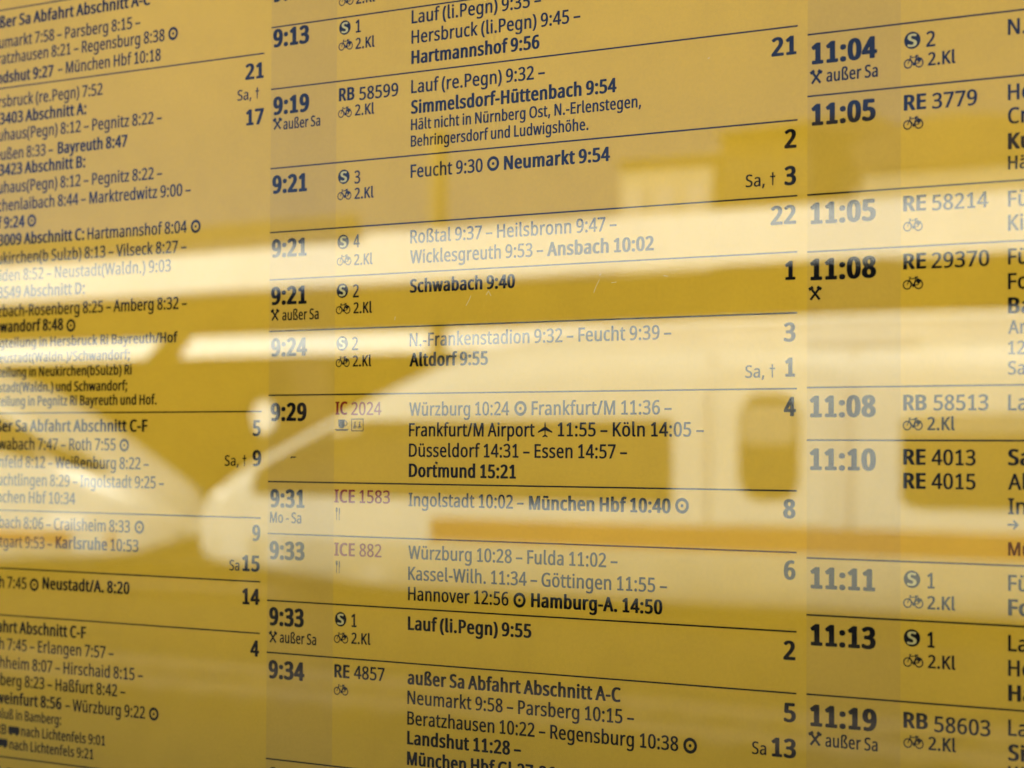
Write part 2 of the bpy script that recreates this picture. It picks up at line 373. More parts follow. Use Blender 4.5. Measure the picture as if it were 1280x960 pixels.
GLYPHS = json.loads('''{"(":[240,[[[32,220],[33,263],[38,306],[45,348],[54,389],[67,429],[83,468],[103,504],[125,540],[150,573],[217,573],[182,521],[154,465],[132,407],[116,346],[107,284],[103,221],[105,179],[109,139],[116,98],[126,58],[139,19],[154,-20],[172,-57],[192,-92],[216,-127],[150,-127],[125,-94],[103,-60],[83,-24],[67,14],[54,53],[45,94],[38,135],[33,177]]]],")":[240,[[[209,220],[207,177],[203,135],[196,94],[186,53],[173,14],[158,-24],[139,-60],[116,-94],[91,-127],[25,-127],[48,-92],[69,-57],[87,-20],[102,19],[114,58],[124,98],[131,139],[136,179],[137,221],[136,263],[131,304],[124,346],[114,386],[102,426],[87,465],[69,503],[48,539],[24,573],[91,573],[116,540],[139,504],[158,468],[173,429],[186,389],[196,348],[203,306],[207,263]]]],",":[215,[[[154,84],[136,23],[111,-42],[85,-103],[33,-103],[49,-38],[63,31],[73,93],[148,93]]]],"-":[258,[[[32,184],[32,246],[226,246],[226,184]]]],".":[215,[[[58,43],[61,69],[72,85],[88,94],[107,97],[126,94],[142,85],[153,69],[157,43],[153,18],[142,2],[126,-8],[107,-11],[88,-8],[72,2],[61,18]]]],"/":[298,[[[290,573],[77,0],[8,0],[221,573]]]],"0":[458,[[[419,287],[418,242],[415,201],[409,163],[395,112],[376,70],[349,37],[316,12],[276,-3],[229,-8],[170,1],[122,27],[86,70],[60,129],[48,176],[42,229],[39,287],[41,346],[48,399],[58,446],[83,504],[119,547],[167,573],[229,581],[287,573],[335,547],[372,504],[399,446],[410,399],[417,346]],[[110,287],[111,238],[115,194],[121,156],[137,111],[159,78],[190,59],[229,52],[268,59],[298,78],[320,110],[336,156],[343,194],[347,238],[348,287],[347,336],[343,380],[336,417],[320,463],[298,495],[268,515],[229,521],[190,515],[159,495],[137,463],[121,417],[115,380],[111,336]]]],"1":[458,[[[285,0],[216,0],[216,400],[216,439],[217,470],[219,499],[196,477],[169,455],[108,405],[71,452],[226,573],[285,573]]]],"2":[458,[[[417,0],[38,0],[38,59],[188,210],[261,287],[287,320],[306,353],[318,387],[322,424],[315,466],[294,496],[261,514],[221,520],[181,517],[147,506],[115,489],[83,466],[45,513],[94,548],[122,561],[153,572],[186,578],[221,581],[270,576],[313,562],[347,540],[372,510],[388,472],[394,428],[389,385],[375,344],[353,305],[324,267],[247,185],[128,67],[128,64],[417,64]]]],"3":[458,[[[395,439],[392,403],[381,372],[363,347],[340,326],[310,311],[277,302],[277,298],[337,283],[379,255],[405,214],[413,163],[407,116],[390,74],[360,40],[318,14],[283,2],[241,-6],[193,-8],[150,-6],[110,-1],[72,8],[36,23],[36,89],[74,73],[114,61],[155,54],[194,51],[260,59],[305,81],[331,117],[339,164],[335,197],[320,223],[297,242],[265,255],[226,263],[179,265],[123,265],[123,326],[180,326],[223,329],[259,339],[286,356],[307,377],[319,404],[323,434],[316,471],[295,498],[262,516],[219,521],[190,520],[164,515],[117,498],[75,473],[39,521],[73,544],[115,563],[163,576],[218,581],[273,576],[317,563],[352,540],[384,495]]]],"4":[458,[[[443,130],[359,130],[359,0],[291,0],[291,130],[17,130],[17,190],[286,576],[359,576],[359,193],[443,193]],[[291,374],[291,412],[293,444],[294,474],[295,500],[292,500],[276,468],[257,438],[86,193],[291,193]]]],"5":[458,[[[221,351],[275,346],[322,331],[361,307],[389,274],[407,232],[413,183],[407,128],[387,81],[356,43],[314,15],[261,-2],[199,-8],[156,-6],[116,0],[80,10],[51,23],[51,90],[82,74],[121,62],[161,55],[200,52],[239,55],[274,65],[302,82],[323,106],[336,137],[341,176],[332,225],[306,262],[262,284],[197,292],[146,288],[99,280],[64,302],[86,573],[373,573],[373,508],[146,508],[132,342],[169,348]]]],"6":[458,[[[44,245],[46,294],[51,342],[60,389],[75,433],[95,474],[121,510],[155,539],[196,562],[246,576],[306,581],[344,579],[377,573],[377,513],[344,520],[308,523],[257,518],[216,504],[183,483],[158,454],[139,419],[127,380],[119,337],[115,291],[119,291],[133,309],[150,326],[170,339],[194,350],[223,356],[255,358],[302,353],[342,338],[375,313],[400,279],[416,236],[421,184],[415,129],[399,82],[372,44],[336,15],[291,-2],[239,-8],[199,-4],[163,7],[130,26],[101,54],[77,89],[59,133],[48,185]],[[238,51],[284,59],[320,84],[343,125],[351,184],[344,233],[324,271],[289,295],[241,303],[205,299],[175,287],[150,270],[131,248],[119,223],[115,198],[117,172],[123,146],[133,121],[146,99],[164,79],[185,64],[210,55]]]],"7":[458,[[[109,0],[344,508],[35,508],[35,573],[419,573],[419,518],[187,0]]]],"8":[458,[[[229,581],[276,577],[318,565],[352,546],[378,519],[395,485],[400,443],[396,411],[385,383],[368,359],[346,338],[320,319],[291,303],[325,285],[355,265],[381,242],[401,216],[414,185],[419,148],[413,104],[395,65],[367,34],[330,11],[284,-3],[231,-8],[174,-3],[126,10],[89,33],[61,63],[45,101],[39,146],[43,183],[56,214],[75,241],[99,264],[128,283],[158,299],[131,316],[107,336],[87,358],[71,383],[61,411],[58,444],[63,485],[80,518],[107,545],[141,565],[182,577]],[[108,145],[116,107],[138,76],[176,55],[229,48],[281,55],[319,76],[342,108],[350,148],[346,174],[335,197],[317,217],[293,235],[264,251],[229,265],[217,270],[184,254],[157,237],[136,219],[121,197],[111,173]],[[228,524],[188,518],[155,502],[134,476],[127,441],[130,414],[141,391],[157,373],[179,357],[232,330],[282,357],[302,373],[317,392],[327,414],[330,441],[323,476],[302,502],[270,518]]]],"9":[458,[[[417,328],[415,279],[410,231],[401,183],[387,139],[366,99],[340,63],[306,33],[265,11],[214,-3],[154,-8],[117,-6],[82,0],[82,60],[115,53],[152,50],[204,54],[245,68],[278,90],[303,118],[322,153],[334,192],[342,235],[346,281],[341,281],[327,263],[310,247],[290,233],[266,223],[237,216],[204,214],[158,219],[118,235],[85,260],[61,294],[45,336],[40,387],[46,443],[63,491],[90,529],[127,557],[171,575],[223,581],[262,577],[299,565],[332,545],[361,518],[384,483],[402,439],[413,388]],[[223,521],[178,513],[142,488],[118,447],[110,388],[117,339],[137,301],[171,277],[220,269],[256,273],[286,285],[311,303],[330,325],[342,349],[346,374],[344,400],[338,426],[328,451],[315,474],[298,493],[277,508],[252,518]]]],":":[215,[[[58,43],[61,69],[72,85],[88,94],[107,97],[126,94],[142,85],[153,69],[157,43],[153,18],[142,2],[126,-8],[107,-11],[88,-8],[72,2],[61,18]],[[58,387],[61,412],[72,429],[88,438],[107,441],[126,438],[142,429],[153,412],[157,387],[153,362],[142,345],[126,335],[107,332],[88,335],[72,345],[61,362]]]],";":[215,[[[147,84],[128,23],[104,-42],[78,-103],[25,-103],[36,-55],[48,-4],[58,47],[66,93],[141,93]],[[56,387],[60,412],[71,429],[86,438],[105,441],[124,438],[141,429],[152,412],[156,387],[152,362],[141,345],[124,335],[105,332],[86,335],[71,345],[60,362]]]],"A":[512,[[[437,0],[368,177],[141,177],[73,0],[0,0],[224,575],[289,575],[512,0]],[[282,415],[274,438],[263,473],[255,500],[247,468],[238,438],[230,415],[165,241],[346,241]]]],"B":[521,[[[241,573],[307,569],[361,558],[404,541],[434,515],[453,478],[459,431],[456,399],[446,371],[431,347],[409,328],[382,313],[350,304],[350,300],[384,292],[415,279],[441,261],[461,236],[474,203],[478,163],[472,115],[454,74],[425,42],[385,19],[337,5],[279,0],[78,0],[78,573]],[[256,329],[318,335],[357,352],[377,382],[384,423],[376,463],[351,490],[308,506],[245,511],[150,511],[150,329]],[[150,269],[150,61],[265,61],[330,68],[371,91],[394,125],[401,168],[398,197],[388,221],[370,241],[344,256],[307,266],[260,269]]]],"C":[506,[[[323,517],[280,513],[241,502],[206,482],[178,456],[155,423],[139,383],[129,337],[125,286],[128,241],[135,200],[147,164],[175,117],[213,83],[262,62],[322,55],[359,57],[394,62],[460,78],[460,15],[427,5],[393,-2],[356,-7],[312,-8],[257,-4],[208,8],[166,28],[130,56],[101,90],[78,131],[62,178],[52,230],[49,287],[51,329],[57,369],[67,406],[89,456],[120,499],[159,534],[206,559],[261,575],[324,581],[367,578],[409,572],[448,561],[482,547],[453,486],[394,508],[360,515]]]],"D":[585,[[[536,292],[533,231],[521,177],[501,131],[474,91],[439,58],[399,33],[351,15],[297,4],[237,0],[78,0],[78,573],[254,573],[309,569],[359,558],[404,540],[443,516],[476,484],[502,446],[521,401],[533,350]],[[460,289],[457,337],[449,379],[435,415],[404,457],[361,487],[308,505],[244,511],[150,511],[150,62],[228,62],[299,68],[357,87],[402,119],[434,164],[454,220]]]],"E":[446,[[[398,0],[78,0],[78,573],[398,573],[398,509],[150,509],[150,330],[383,330],[383,268],[150,268],[150,63],[398,63]]]],"F":[416,[[[150,0],[78,0],[78,573],[398,573],[398,509],[150,509],[150,306],[383,306],[383,243],[150,243]]]],"G":[583,[[[326,302],[524,302],[524,22],[478,8],[431,-1],[380,-6],[323,-8],[267,-4],[217,8],[173,28],[136,55],[105,89],[81,130],[63,176],[52,229],[49,286],[53,343],[65,395],[84,442],[111,482],[145,517],[186,544],[233,564],[286,577],[346,581],[392,578],[437,572],[478,561],[516,547],[489,484],[457,497],[421,508],[382,515],[342,517],[298,514],[259,505],[225,489],[181,455],[150,409],[136,373],[127,332],[124,286],[127,243],[134,202],[146,166],[175,119],[216,84],[251,68],[292,58],[340,55],[404,59],[452,68],[452,238],[326,238]]]],"H":[594,[[[516,0],[443,0],[443,267],[150,267],[150,0],[78,0],[78,573],[150,573],[150,330],[443,330],[443,573],[516,573]]]],"I":[272,[[[239,0],[32,0],[32,42],[99,57],[99,515],[32,531],[32,573],[239,573],[239,531],[172,515],[172,57],[239,42]]]],"K":[496,[[[496,0],[411,0],[209,273],[150,222],[150,0],[78,0],[78,573],[150,573],[150,290],[199,345],[249,399],[403,573],[488,573],[261,323]]]],"L":[420,[[[78,0],[78,573],[150,573],[150,64],[400,64],[400,0]]]],"M":[727,[[[330,0],[142,502],[139,502],[142,461],[144,407],[144,347],[144,0],[78,0],[78,573],[184,573],[361,103],[364,103],[544,573],[650,573],[650,0],[578,0],[578,352],[579,408],[581,460],[584,501],[581,501],[390,0]]]],"N":[609,[[[532,0],[447,0],[141,476],[138,476],[141,432],[143,378],[144,320],[144,0],[78,0],[78,573],[161,573],[467,99],[470,99],[468,137],[466,193],[464,249],[464,573],[532,573]]]],"O":[626,[[[577,287],[576,244],[570,204],[561,166],[540,116],[510,73],[473,38],[428,13],[375,-3],[314,-8],[251,-3],[196,13],[151,39],[114,73],[85,116],[65,167],[56,204],[51,245],[49,288],[52,344],[62,396],[78,442],[100,482],[130,517],[166,545],[208,565],[258,577],[314,581],[369,577],[417,565],[459,545],[495,517],[524,483],[547,442],[564,396],[574,344]],[[125,287],[127,241],[134,200],[145,163],[171,117],[207,83],[255,62],[314,55],[373,62],[420,83],[456,117],[481,163],[492,200],[499,241],[501,287],[496,354],[481,411],[456,457],[421,491],[373,511],[314,518],[255,511],[207,490],[171,457],[145,411],[134,374],[127,333]]]],"P":[485,[[[229,573],[297,568],[352,553],[393,528],[421,495],[439,454],[444,404],[441,370],[433,336],[417,306],[395,278],[364,255],[324,238],[275,227],[216,223],[150,223],[150,0],[78,0],[78,573]],[[223,511],[150,511],[150,285],[208,285],[258,288],[298,296],[330,311],[352,334],[365,363],[370,401],[361,449],[334,484],[289,504]]]],"R":[498,[[[236,573],[301,568],[353,555],[393,532],[422,500],[439,460],[444,410],[440,368],[427,334],[408,306],[385,285],[358,269],[330,257],[487,0],[403,0],[264,237],[150,237],[150,0],[78,0],[78,573]],[[232,510],[150,510],[150,298],[236,298],[296,304],[338,325],[362,359],[370,407],[366,440],[355,467],[336,486],[310,500],[275,507]]]],"S":[440,[[[403,153],[396,106],[378,66],[348,35],[307,11],[257,-3],[198,-8],[137,-5],[83,4],[41,19],[41,88],[73,76],[113,65],[156,57],[201,55],[240,57],[273,66],[298,79],[316,98],[327,120],[330,147],[327,173],[318,194],[302,213],[277,230],[242,247],[196,265],[131,294],[106,311],[85,330],[69,351],[57,375],[50,403],[48,435],[54,477],[71,513],[99,542],[136,563],[180,576],[231,581],[276,578],[318,572],[355,562],[389,549],[366,487],[302,508],[266,515],[229,517],[196,515],[169,507],[148,494],[133,478],[124,457],[121,434],[124,407],[133,386],[149,367],[172,351],[204,335],[246,318],[293,299],[332,279],[362,255],[385,228],[398,194]]]],"T":[446,[[[259,0],[187,0],[187,509],[8,509],[8,573],[437,573],[437,509],[259,509]]]],"V":[481,[[[481,573],[277,0],[204,0],[0,573],[75,573],[204,205],[220,160],[231,119],[241,80],[250,119],[262,161],[277,207],[405,573]]]],"W":[745,[[[735,573],[583,0],[510,0],[399,375],[389,410],[380,443],[373,471],[370,488],[367,471],[361,443],[352,409],[342,373],[234,0],[161,0],[10,573],[85,573],[174,223],[183,186],[190,151],[196,118],[201,87],[206,119],[213,154],[222,191],[232,227],[333,573],[407,573],[512,225],[523,187],[532,151],[538,117],[544,87],[550,129],[560,175],[572,224],[660,573]]]],"Z":[458,[[[427,0],[30,0],[30,55],[332,508],[40,508],[40,573],[419,573],[419,518],[118,64],[427,64]]]],"a":[450,[[[231,437],[279,433],[318,422],[347,403],[376,358],[385,293],[385,0],[334,0],[320,61],[317,61],[298,40],[279,22],[258,9],[234,-1],[206,-6],[172,-8],[136,-5],[103,6],[75,23],[55,48],[41,80],[37,119],[50,176],[87,219],[127,238],[179,251],[243,257],[316,259],[316,285],[310,330],[293,359],[265,375],[227,380],[194,378],[163,370],[106,347],[84,400],[115,414],[151,426],[190,434]],[[252,208],[184,200],[141,182],[118,155],[110,119],[115,87],[132,66],[157,53],[188,49],[238,56],[279,79],[306,117],[315,172],[315,210]]]],"b":[493,[[[139,461],[138,410],[135,373],[139,373],[161,398],[189,419],[226,432],[272,437],[322,431],[365,412],[401,381],[428,338],[444,283],[449,215],[447,168],[439,127],[427,91],[400,48],[365,17],[322,-2],[272,-8],[226,-3],[189,10],[161,31],[139,55],[133,55],[119,0],[68,0],[68,609],[139,609]],[[260,379],[219,374],[188,361],[165,339],[150,308],[142,268],[139,217],[139,214],[142,165],[150,125],[165,93],[202,61],[261,51],[312,61],[348,93],[363,126],[373,166],[376,216],[373,265],[363,306],[348,338],[311,368]]]],"c":[385,[[[241,-8],[187,-2],[139,15],[99,45],[69,87],[55,123],[47,165],[44,213],[47,262],[56,305],[71,342],[102,385],[142,415],[191,432],[245,438],[278,436],[309,431],[336,424],[358,415],[337,356],[292,370],[244,376],[204,371],[172,358],[148,335],[131,303],[120,263],[117,213],[120,166],[131,126],[148,94],[172,71],[202,58],[240,53],[273,55],[302,60],[351,78],[351,15],[328,5],[304,-2],[275,-7]]]],"d":[493,[[[221,-8],[171,-2],[128,17],[92,48],[65,91],[49,146],[44,214],[49,282],[66,338],[93,381],[128,413],[171,432],[221,438],[253,436],[280,429],[303,420],[323,407],[340,391],[354,374],[359,374],[356,405],[354,438],[354,609],[425,609],[425,0],[368,0],[358,58],[354,58],[340,40],[323,24],[303,11],[279,1],[252,-6]],[[232,51],[290,60],[328,88],[348,135],[355,200],[355,213],[352,263],[343,304],[329,336],[291,369],[231,379],[181,368],[146,334],[130,300],[120,260],[117,213],[120,165],[130,125],[146,93],[181,61]]]],"e":[452,[[[234,438],[286,432],[329,414],[364,385],[390,346],[406,299],[411,244],[411,201],[117,201],[127,137],[154,90],[197,62],[254,52],[293,54],[327,60],[392,82],[392,20],[359,8],[327,-1],[292,-6],[251,-8],[194,-2],[143,17],[101,48],[70,91],[56,126],[47,167],[44,212],[47,257],[55,297],[68,333],[96,378],[134,411],[181,431]],[[233,380],[188,372],[154,348],[130,309],[119,257],[338,257],[335,292],[326,322],[312,346],[292,364],[266,376]]]],"f":[276,[[[266,375],[158,375],[158,0],[87,0],[87,375],[12,375],[12,408],[87,432],[87,457],[92,507],[104,547],[124,577],[152,597],[186,609],[227,613],[274,609],[310,599],[292,544],[262,552],[228,556],[197,550],[175,532],[162,502],[158,458],[158,430],[266,430]]]],"g":[493,[[[221,438],[261,434],[297,422],[329,402],[355,373],[359,373],[369,430],[425,430],[425,-7],[420,-63],[404,-109],[378,-146],[341,-172],[293,-187],[233,-192],[188,-191],[147,-186],[110,-177],[78,-165],[78,-100],[111,-114],[149,-125],[191,-132],[237,-134],[286,-126],[324,-101],[347,-63],[355,-13],[355,4],[356,32],[358,57],[354,57],[329,28],[299,8],[263,-4],[221,-8],[170,-2],[126,18],[91,51],[65,95],[49,149],[44,214],[49,278],[65,332],[91,377],[126,411],[169,431]],[[230,379],[197,374],[169,359],[147,336],[130,303],[120,262],[117,213],[120,165],[130,124],[146,92],[182,60],[232,50],[262,52],[288,58],[309,69],[326,85],[340,105],[349,131],[354,161],[356,197],[356,214],[353,267],[343,309],[326,340],[302,362],[270,374]]]],"h":[495,[[[139,431],[138,399],[135,370],[140,370],[155,391],[174,407],[196,420],[221,429],[247,435],[273,437],[321,433],[360,421],[391,400],[413,370],[426,330],[431,280],[431,0],[361,0],[361,275],[355,321],[338,353],[308,372],[265,379],[222,374],[189,360],[166,338],[150,308],[142,269],[139,222],[139,0],[68,0],[68,609],[139,609]]]],"i":[207,[[[139,430],[139,0],[68,0],[68,430]],[[104,591],[119,588],[133,580],[142,566],[145,546],[142,526],[133,512],[119,504],[104,501],[88,504],[75,512],[66,526],[63,546],[66,566],[75,580],[88,588]]]],"k":[428,[[[138,291],[137,257],[135,221],[138,221],[152,240],[172,264],[189,285],[326,430],[409,430],[235,246],[421,0],[336,0],[187,200],[138,158],[138,0],[68,0],[68,609],[138,609]]]],"l":[207,[[[139,0],[68,0],[68,609],[139,609]]]],"m":[749,[[[540,438],[603,429],[649,401],[669,371],[681,330],[685,280],[685,0],[615,0],[615,277],[610,321],[594,353],[567,372],[528,379],[474,369],[438,342],[418,298],[411,237],[411,0],[342,0],[342,277],[339,308],[332,333],[320,353],[303,367],[281,376],[253,379],[215,374],[185,360],[164,338],[150,308],[141,269],[139,223],[139,0],[68,0],[68,430],[125,430],[136,371],[140,371],[155,392],[173,409],[194,422],[217,431],[241,436],[266,438],[312,433],[349,420],[378,398],[398,366],[402,366],[427,398],[461,420],[499,433]]]],"n":[495,[[[275,438],[322,434],[361,421],[391,401],[413,371],[426,330],[431,280],[431,0],[361,0],[361,275],[355,321],[338,353],[308,372],[265,379],[204,368],[166,338],[146,289],[139,223],[139,0],[68,0],[68,430],[125,430],[136,371],[140,371],[156,392],[175,409],[198,422],[222,431],[248,436]]]],"o":[485,[[[442,216],[438,165],[428,121],[411,82],[388,51],[359,25],[324,7],[285,-4],[241,-8],[200,-4],[163,7],[129,25],[100,51],[77,82],[59,121],[48,165],[44,216],[47,261],[55,301],[68,336],[97,380],[137,412],[186,431],[244,438],[299,431],[347,412],[387,380],[417,336],[431,301],[439,261]],[[117,216],[120,169],[130,128],[147,95],[172,71],[203,56],[243,51],[282,56],[314,71],[339,95],[356,128],[366,169],[369,216],[365,263],[355,303],[338,335],[314,359],[282,374],[242,379],[185,368],[147,335],[130,303],[120,263]]]],"p":[493,[[[273,438],[322,432],[365,413],[401,383],[428,339],[444,284],[449,216],[447,170],[439,129],[427,93],[401,49],[365,17],[322,-2],[272,-8],[241,-6],[213,1],[190,11],[170,24],[139,55],[134,55],[137,20],[139,-16],[139,-192],[68,-192],[68,430],[126,430],[136,371],[139,371],[153,389],[170,405],[189,419],[213,429],[240,436]],[[260,379],[221,374],[190,362],[167,342],[152,313],[142,275],[139,229],[139,216],[142,167],[150,126],[165,93],[188,70],[220,55],[261,51],[297,56],[326,72],[348,98],[364,131],[373,171],[376,217],[373,262],[363,302],[348,334],[311,367]]]],"r":[331,[[[269,438],[295,437],[319,433],[310,368],[287,372],[264,374],[240,371],[217,363],[195,351],[176,334],[161,313],[149,289],[141,261],[139,229],[139,0],[68,0],[68,430],[126,430],[134,351],[137,351],[152,374],[170,395],[191,413],[214,426],[240,435]]]],"s":[384,[[[348,119],[343,80],[327,49],[302,24],[268,6],[226,-4],[176,-8],[135,-6],[99,-1],[68,8],[42,19],[42,83],[104,60],[141,52],[178,49],[224,53],[256,66],[274,86],[280,112],[278,128],[271,141],[259,154],[239,167],[174,196],[103,228],[76,245],[57,266],[45,292],[41,324],[52,372],[85,408],[118,425],[157,435],[202,438],[240,436],[275,430],[308,421],[339,409],[315,353],[258,372],[228,378],[197,380],[159,377],[131,366],[114,350],[108,328],[111,312],[119,298],[133,286],[154,274],[219,246],[289,215],[314,197],[333,176],[344,150]]]],"t":[289,[[[212,50],[245,53],[272,59],[272,5],[240,-4],[200,-8],[167,-5],[138,4],[112,20],[91,44],[78,79],[74,125],[74,375],[13,375],[13,409],[75,437],[103,528],[144,528],[144,430],[269,430],[269,375],[144,375],[144,127],[149,93],[163,69],[185,54]]]],"u":[495,[[[427,430],[427,0],[370,0],[359,57],[356,57],[340,36],[321,20],[298,8],[273,-1],[247,-6],[220,-8],[173,-4],[134,8],[103,29],[81,59],[68,99],[63,148],[63,430],[135,430],[135,153],[141,108],[158,76],[188,57],[230,51],[273,55],[306,69],[330,91],[345,121],[354,160],[357,206],[357,430]]]],"v":[407,[[[163,0],[0,430],[75,430],[167,176],[180,137],[193,96],[201,63],[204,63],[214,96],[227,138],[241,176],[332,430],[407,430],[244,0]]]],"w":[630,[[[346,243],[336,276],[328,308],[321,335],[316,357],[313,357],[308,335],[302,307],[294,275],[284,242],[207,1],[127,1],[9,431],[82,431],[141,201],[153,154],[163,109],[169,73],[172,73],[178,97],[185,128],[193,160],[201,188],[277,431],[354,431],[428,188],[440,149],[451,109],[457,74],[460,74],[466,108],[477,153],[489,201],[549,431],[621,431],[502,1],[419,1]]]],"y":[409,[[[1,430],[76,430],[169,185],[184,144],[196,105],[205,68],[209,68],[224,121],[245,186],[333,430],[409,430],[224,-59],[207,-97],[188,-130],[165,-156],[138,-176],[106,-188],[67,-192],[34,-190],[9,-186],[9,-130],[30,-133],[56,-135],[79,-132],[99,-126],[116,-114],[130,-99],[142,-80],[152,-59],[174,-2]]]],"z":[377,[[[346,0],[31,0],[31,47],[262,375],[45,375],[45,430],[340,430],[340,377],[112,55],[346,55]]]],"ß":[506,[[[419,495],[416,469],[407,447],[395,428],[379,411],[346,383],[318,357],[309,344],[306,330],[312,311],[332,291],[377,259],[427,221],[445,200],[459,178],[467,153],[470,123],[465,81],[451,48],[429,23],[399,6],[362,-5],[321,-8],[285,-6],[254,-1],[227,8],[204,19],[204,83],[237,67],[276,54],[318,49],[356,54],[382,67],[396,89],[401,118],[399,136],[394,152],[385,167],[371,181],[326,214],[273,253],[257,270],[246,288],[240,306],[238,326],[241,349],[249,369],[261,385],[276,400],[309,426],[336,454],[345,471],[347,491],[340,520],[319,540],[286,551],[245,555],[218,553],[193,547],[171,537],[154,521],[142,499],[139,468],[139,0],[68,0],[68,468],[74,517],[91,554],[119,581],[155,599],[197,610],[245,613],[294,610],[336,600],[371,584],[397,561],[413,531]]]],"ä":[450,[[[231,437],[279,433],[318,422],[347,403],[376,358],[385,293],[385,0],[334,0],[320,61],[317,61],[298,40],[279,22],[258,9],[234,-1],[206,-6],[172,-8],[136,-5],[103,6],[75,23],[55,48],[41,80],[37,119],[50,176],[87,219],[127,238],[179,251],[243,257],[316,259],[316,285],[310,330],[293,359],[265,375],[227,380],[194,378],[163,370],[106,347],[84,400],[115,414],[151,426],[190,434]],[[252,208],[184,200],[141,182],[118,155],[110,119],[115,87],[132,66],[157,53],[188,49],[238,56],[279,79],[306,117],[315,172],[315,210]],[[113,546],[116,564],[124,576],[137,583],[151,585],[165,583],[177,576],[186,564],[188,546],[186,529],[177,516],[165,509],[151,506],[137,509],[124,516],[116,529]],[[264,546],[267,564],[275,576],[287,583],[301,585],[315,583],[327,576],[336,564],[338,546],[336,529],[327,516],[315,509],[301,506],[287,509],[275,516],[267,529]]]],"ö":[485,[[[442,216],[438,165],[428,121],[411,82],[388,51],[359,25],[324,7],[285,-4],[241,-8],[200,-4],[163,7],[129,25],[100,51],[77,82],[59,121],[48,165],[44,216],[47,261],[55,301],[68,336],[97,380],[137,412],[186,431],[244,438],[299,431],[347,412],[387,380],[417,336],[431,301],[439,261]],[[117,216],[120,169],[130,128],[147,95],[172,71],[203,56],[243,51],[282,56],[314,71],[339,95],[356,128],[366,169],[369,216],[365,263],[355,303],[338,335],[314,359],[282,374],[242,379],[185,368],[147,335],[130,303],[120,263]],[[131,546],[134,564],[142,576],[154,583],[168,585],[183,583],[195,576],[203,564],[206,546],[203,529],[195,516],[183,509],[168,506],[154,509],[142,516],[134,529]],[[281,546],[284,564],[292,576],[304,583],[318,585],[333,583],[345,576],[353,564],[356,546],[353,529],[345,516],[333,509],[318,506],[304,509],[292,516],[284,529]]]],"ü":[495,[[[427,430],[427,0],[370,0],[359,57],[356,57],[340,36],[321,20],[298,8],[273,-1],[247,-6],[220,-8],[173,-4],[134,8],[103,29],[81,59],[68,99],[63,148],[63,430],[135,430],[135,153],[141,108],[158,76],[188,57],[230,51],[273,55],[306,69],[330,91],[345,121],[354,160],[357,206],[357,430]],[[136,546],[138,564],[147,576],[159,583],[173,585],[187,583],[200,576],[208,564],[211,546],[208,529],[200,516],[187,509],[173,506],[159,509],[147,516],[138,529]],[[286,546],[289,564],[297,576],[309,583],[323,585],[337,583],[350,576],[358,564],[361,546],[358,529],[350,516],[337,509],[323,506],[309,509],[297,516],[289,529]]]],"–":[401,[[[32,184],[32,246],[369,246],[369,184]]]]," ":[209,[]]}''')
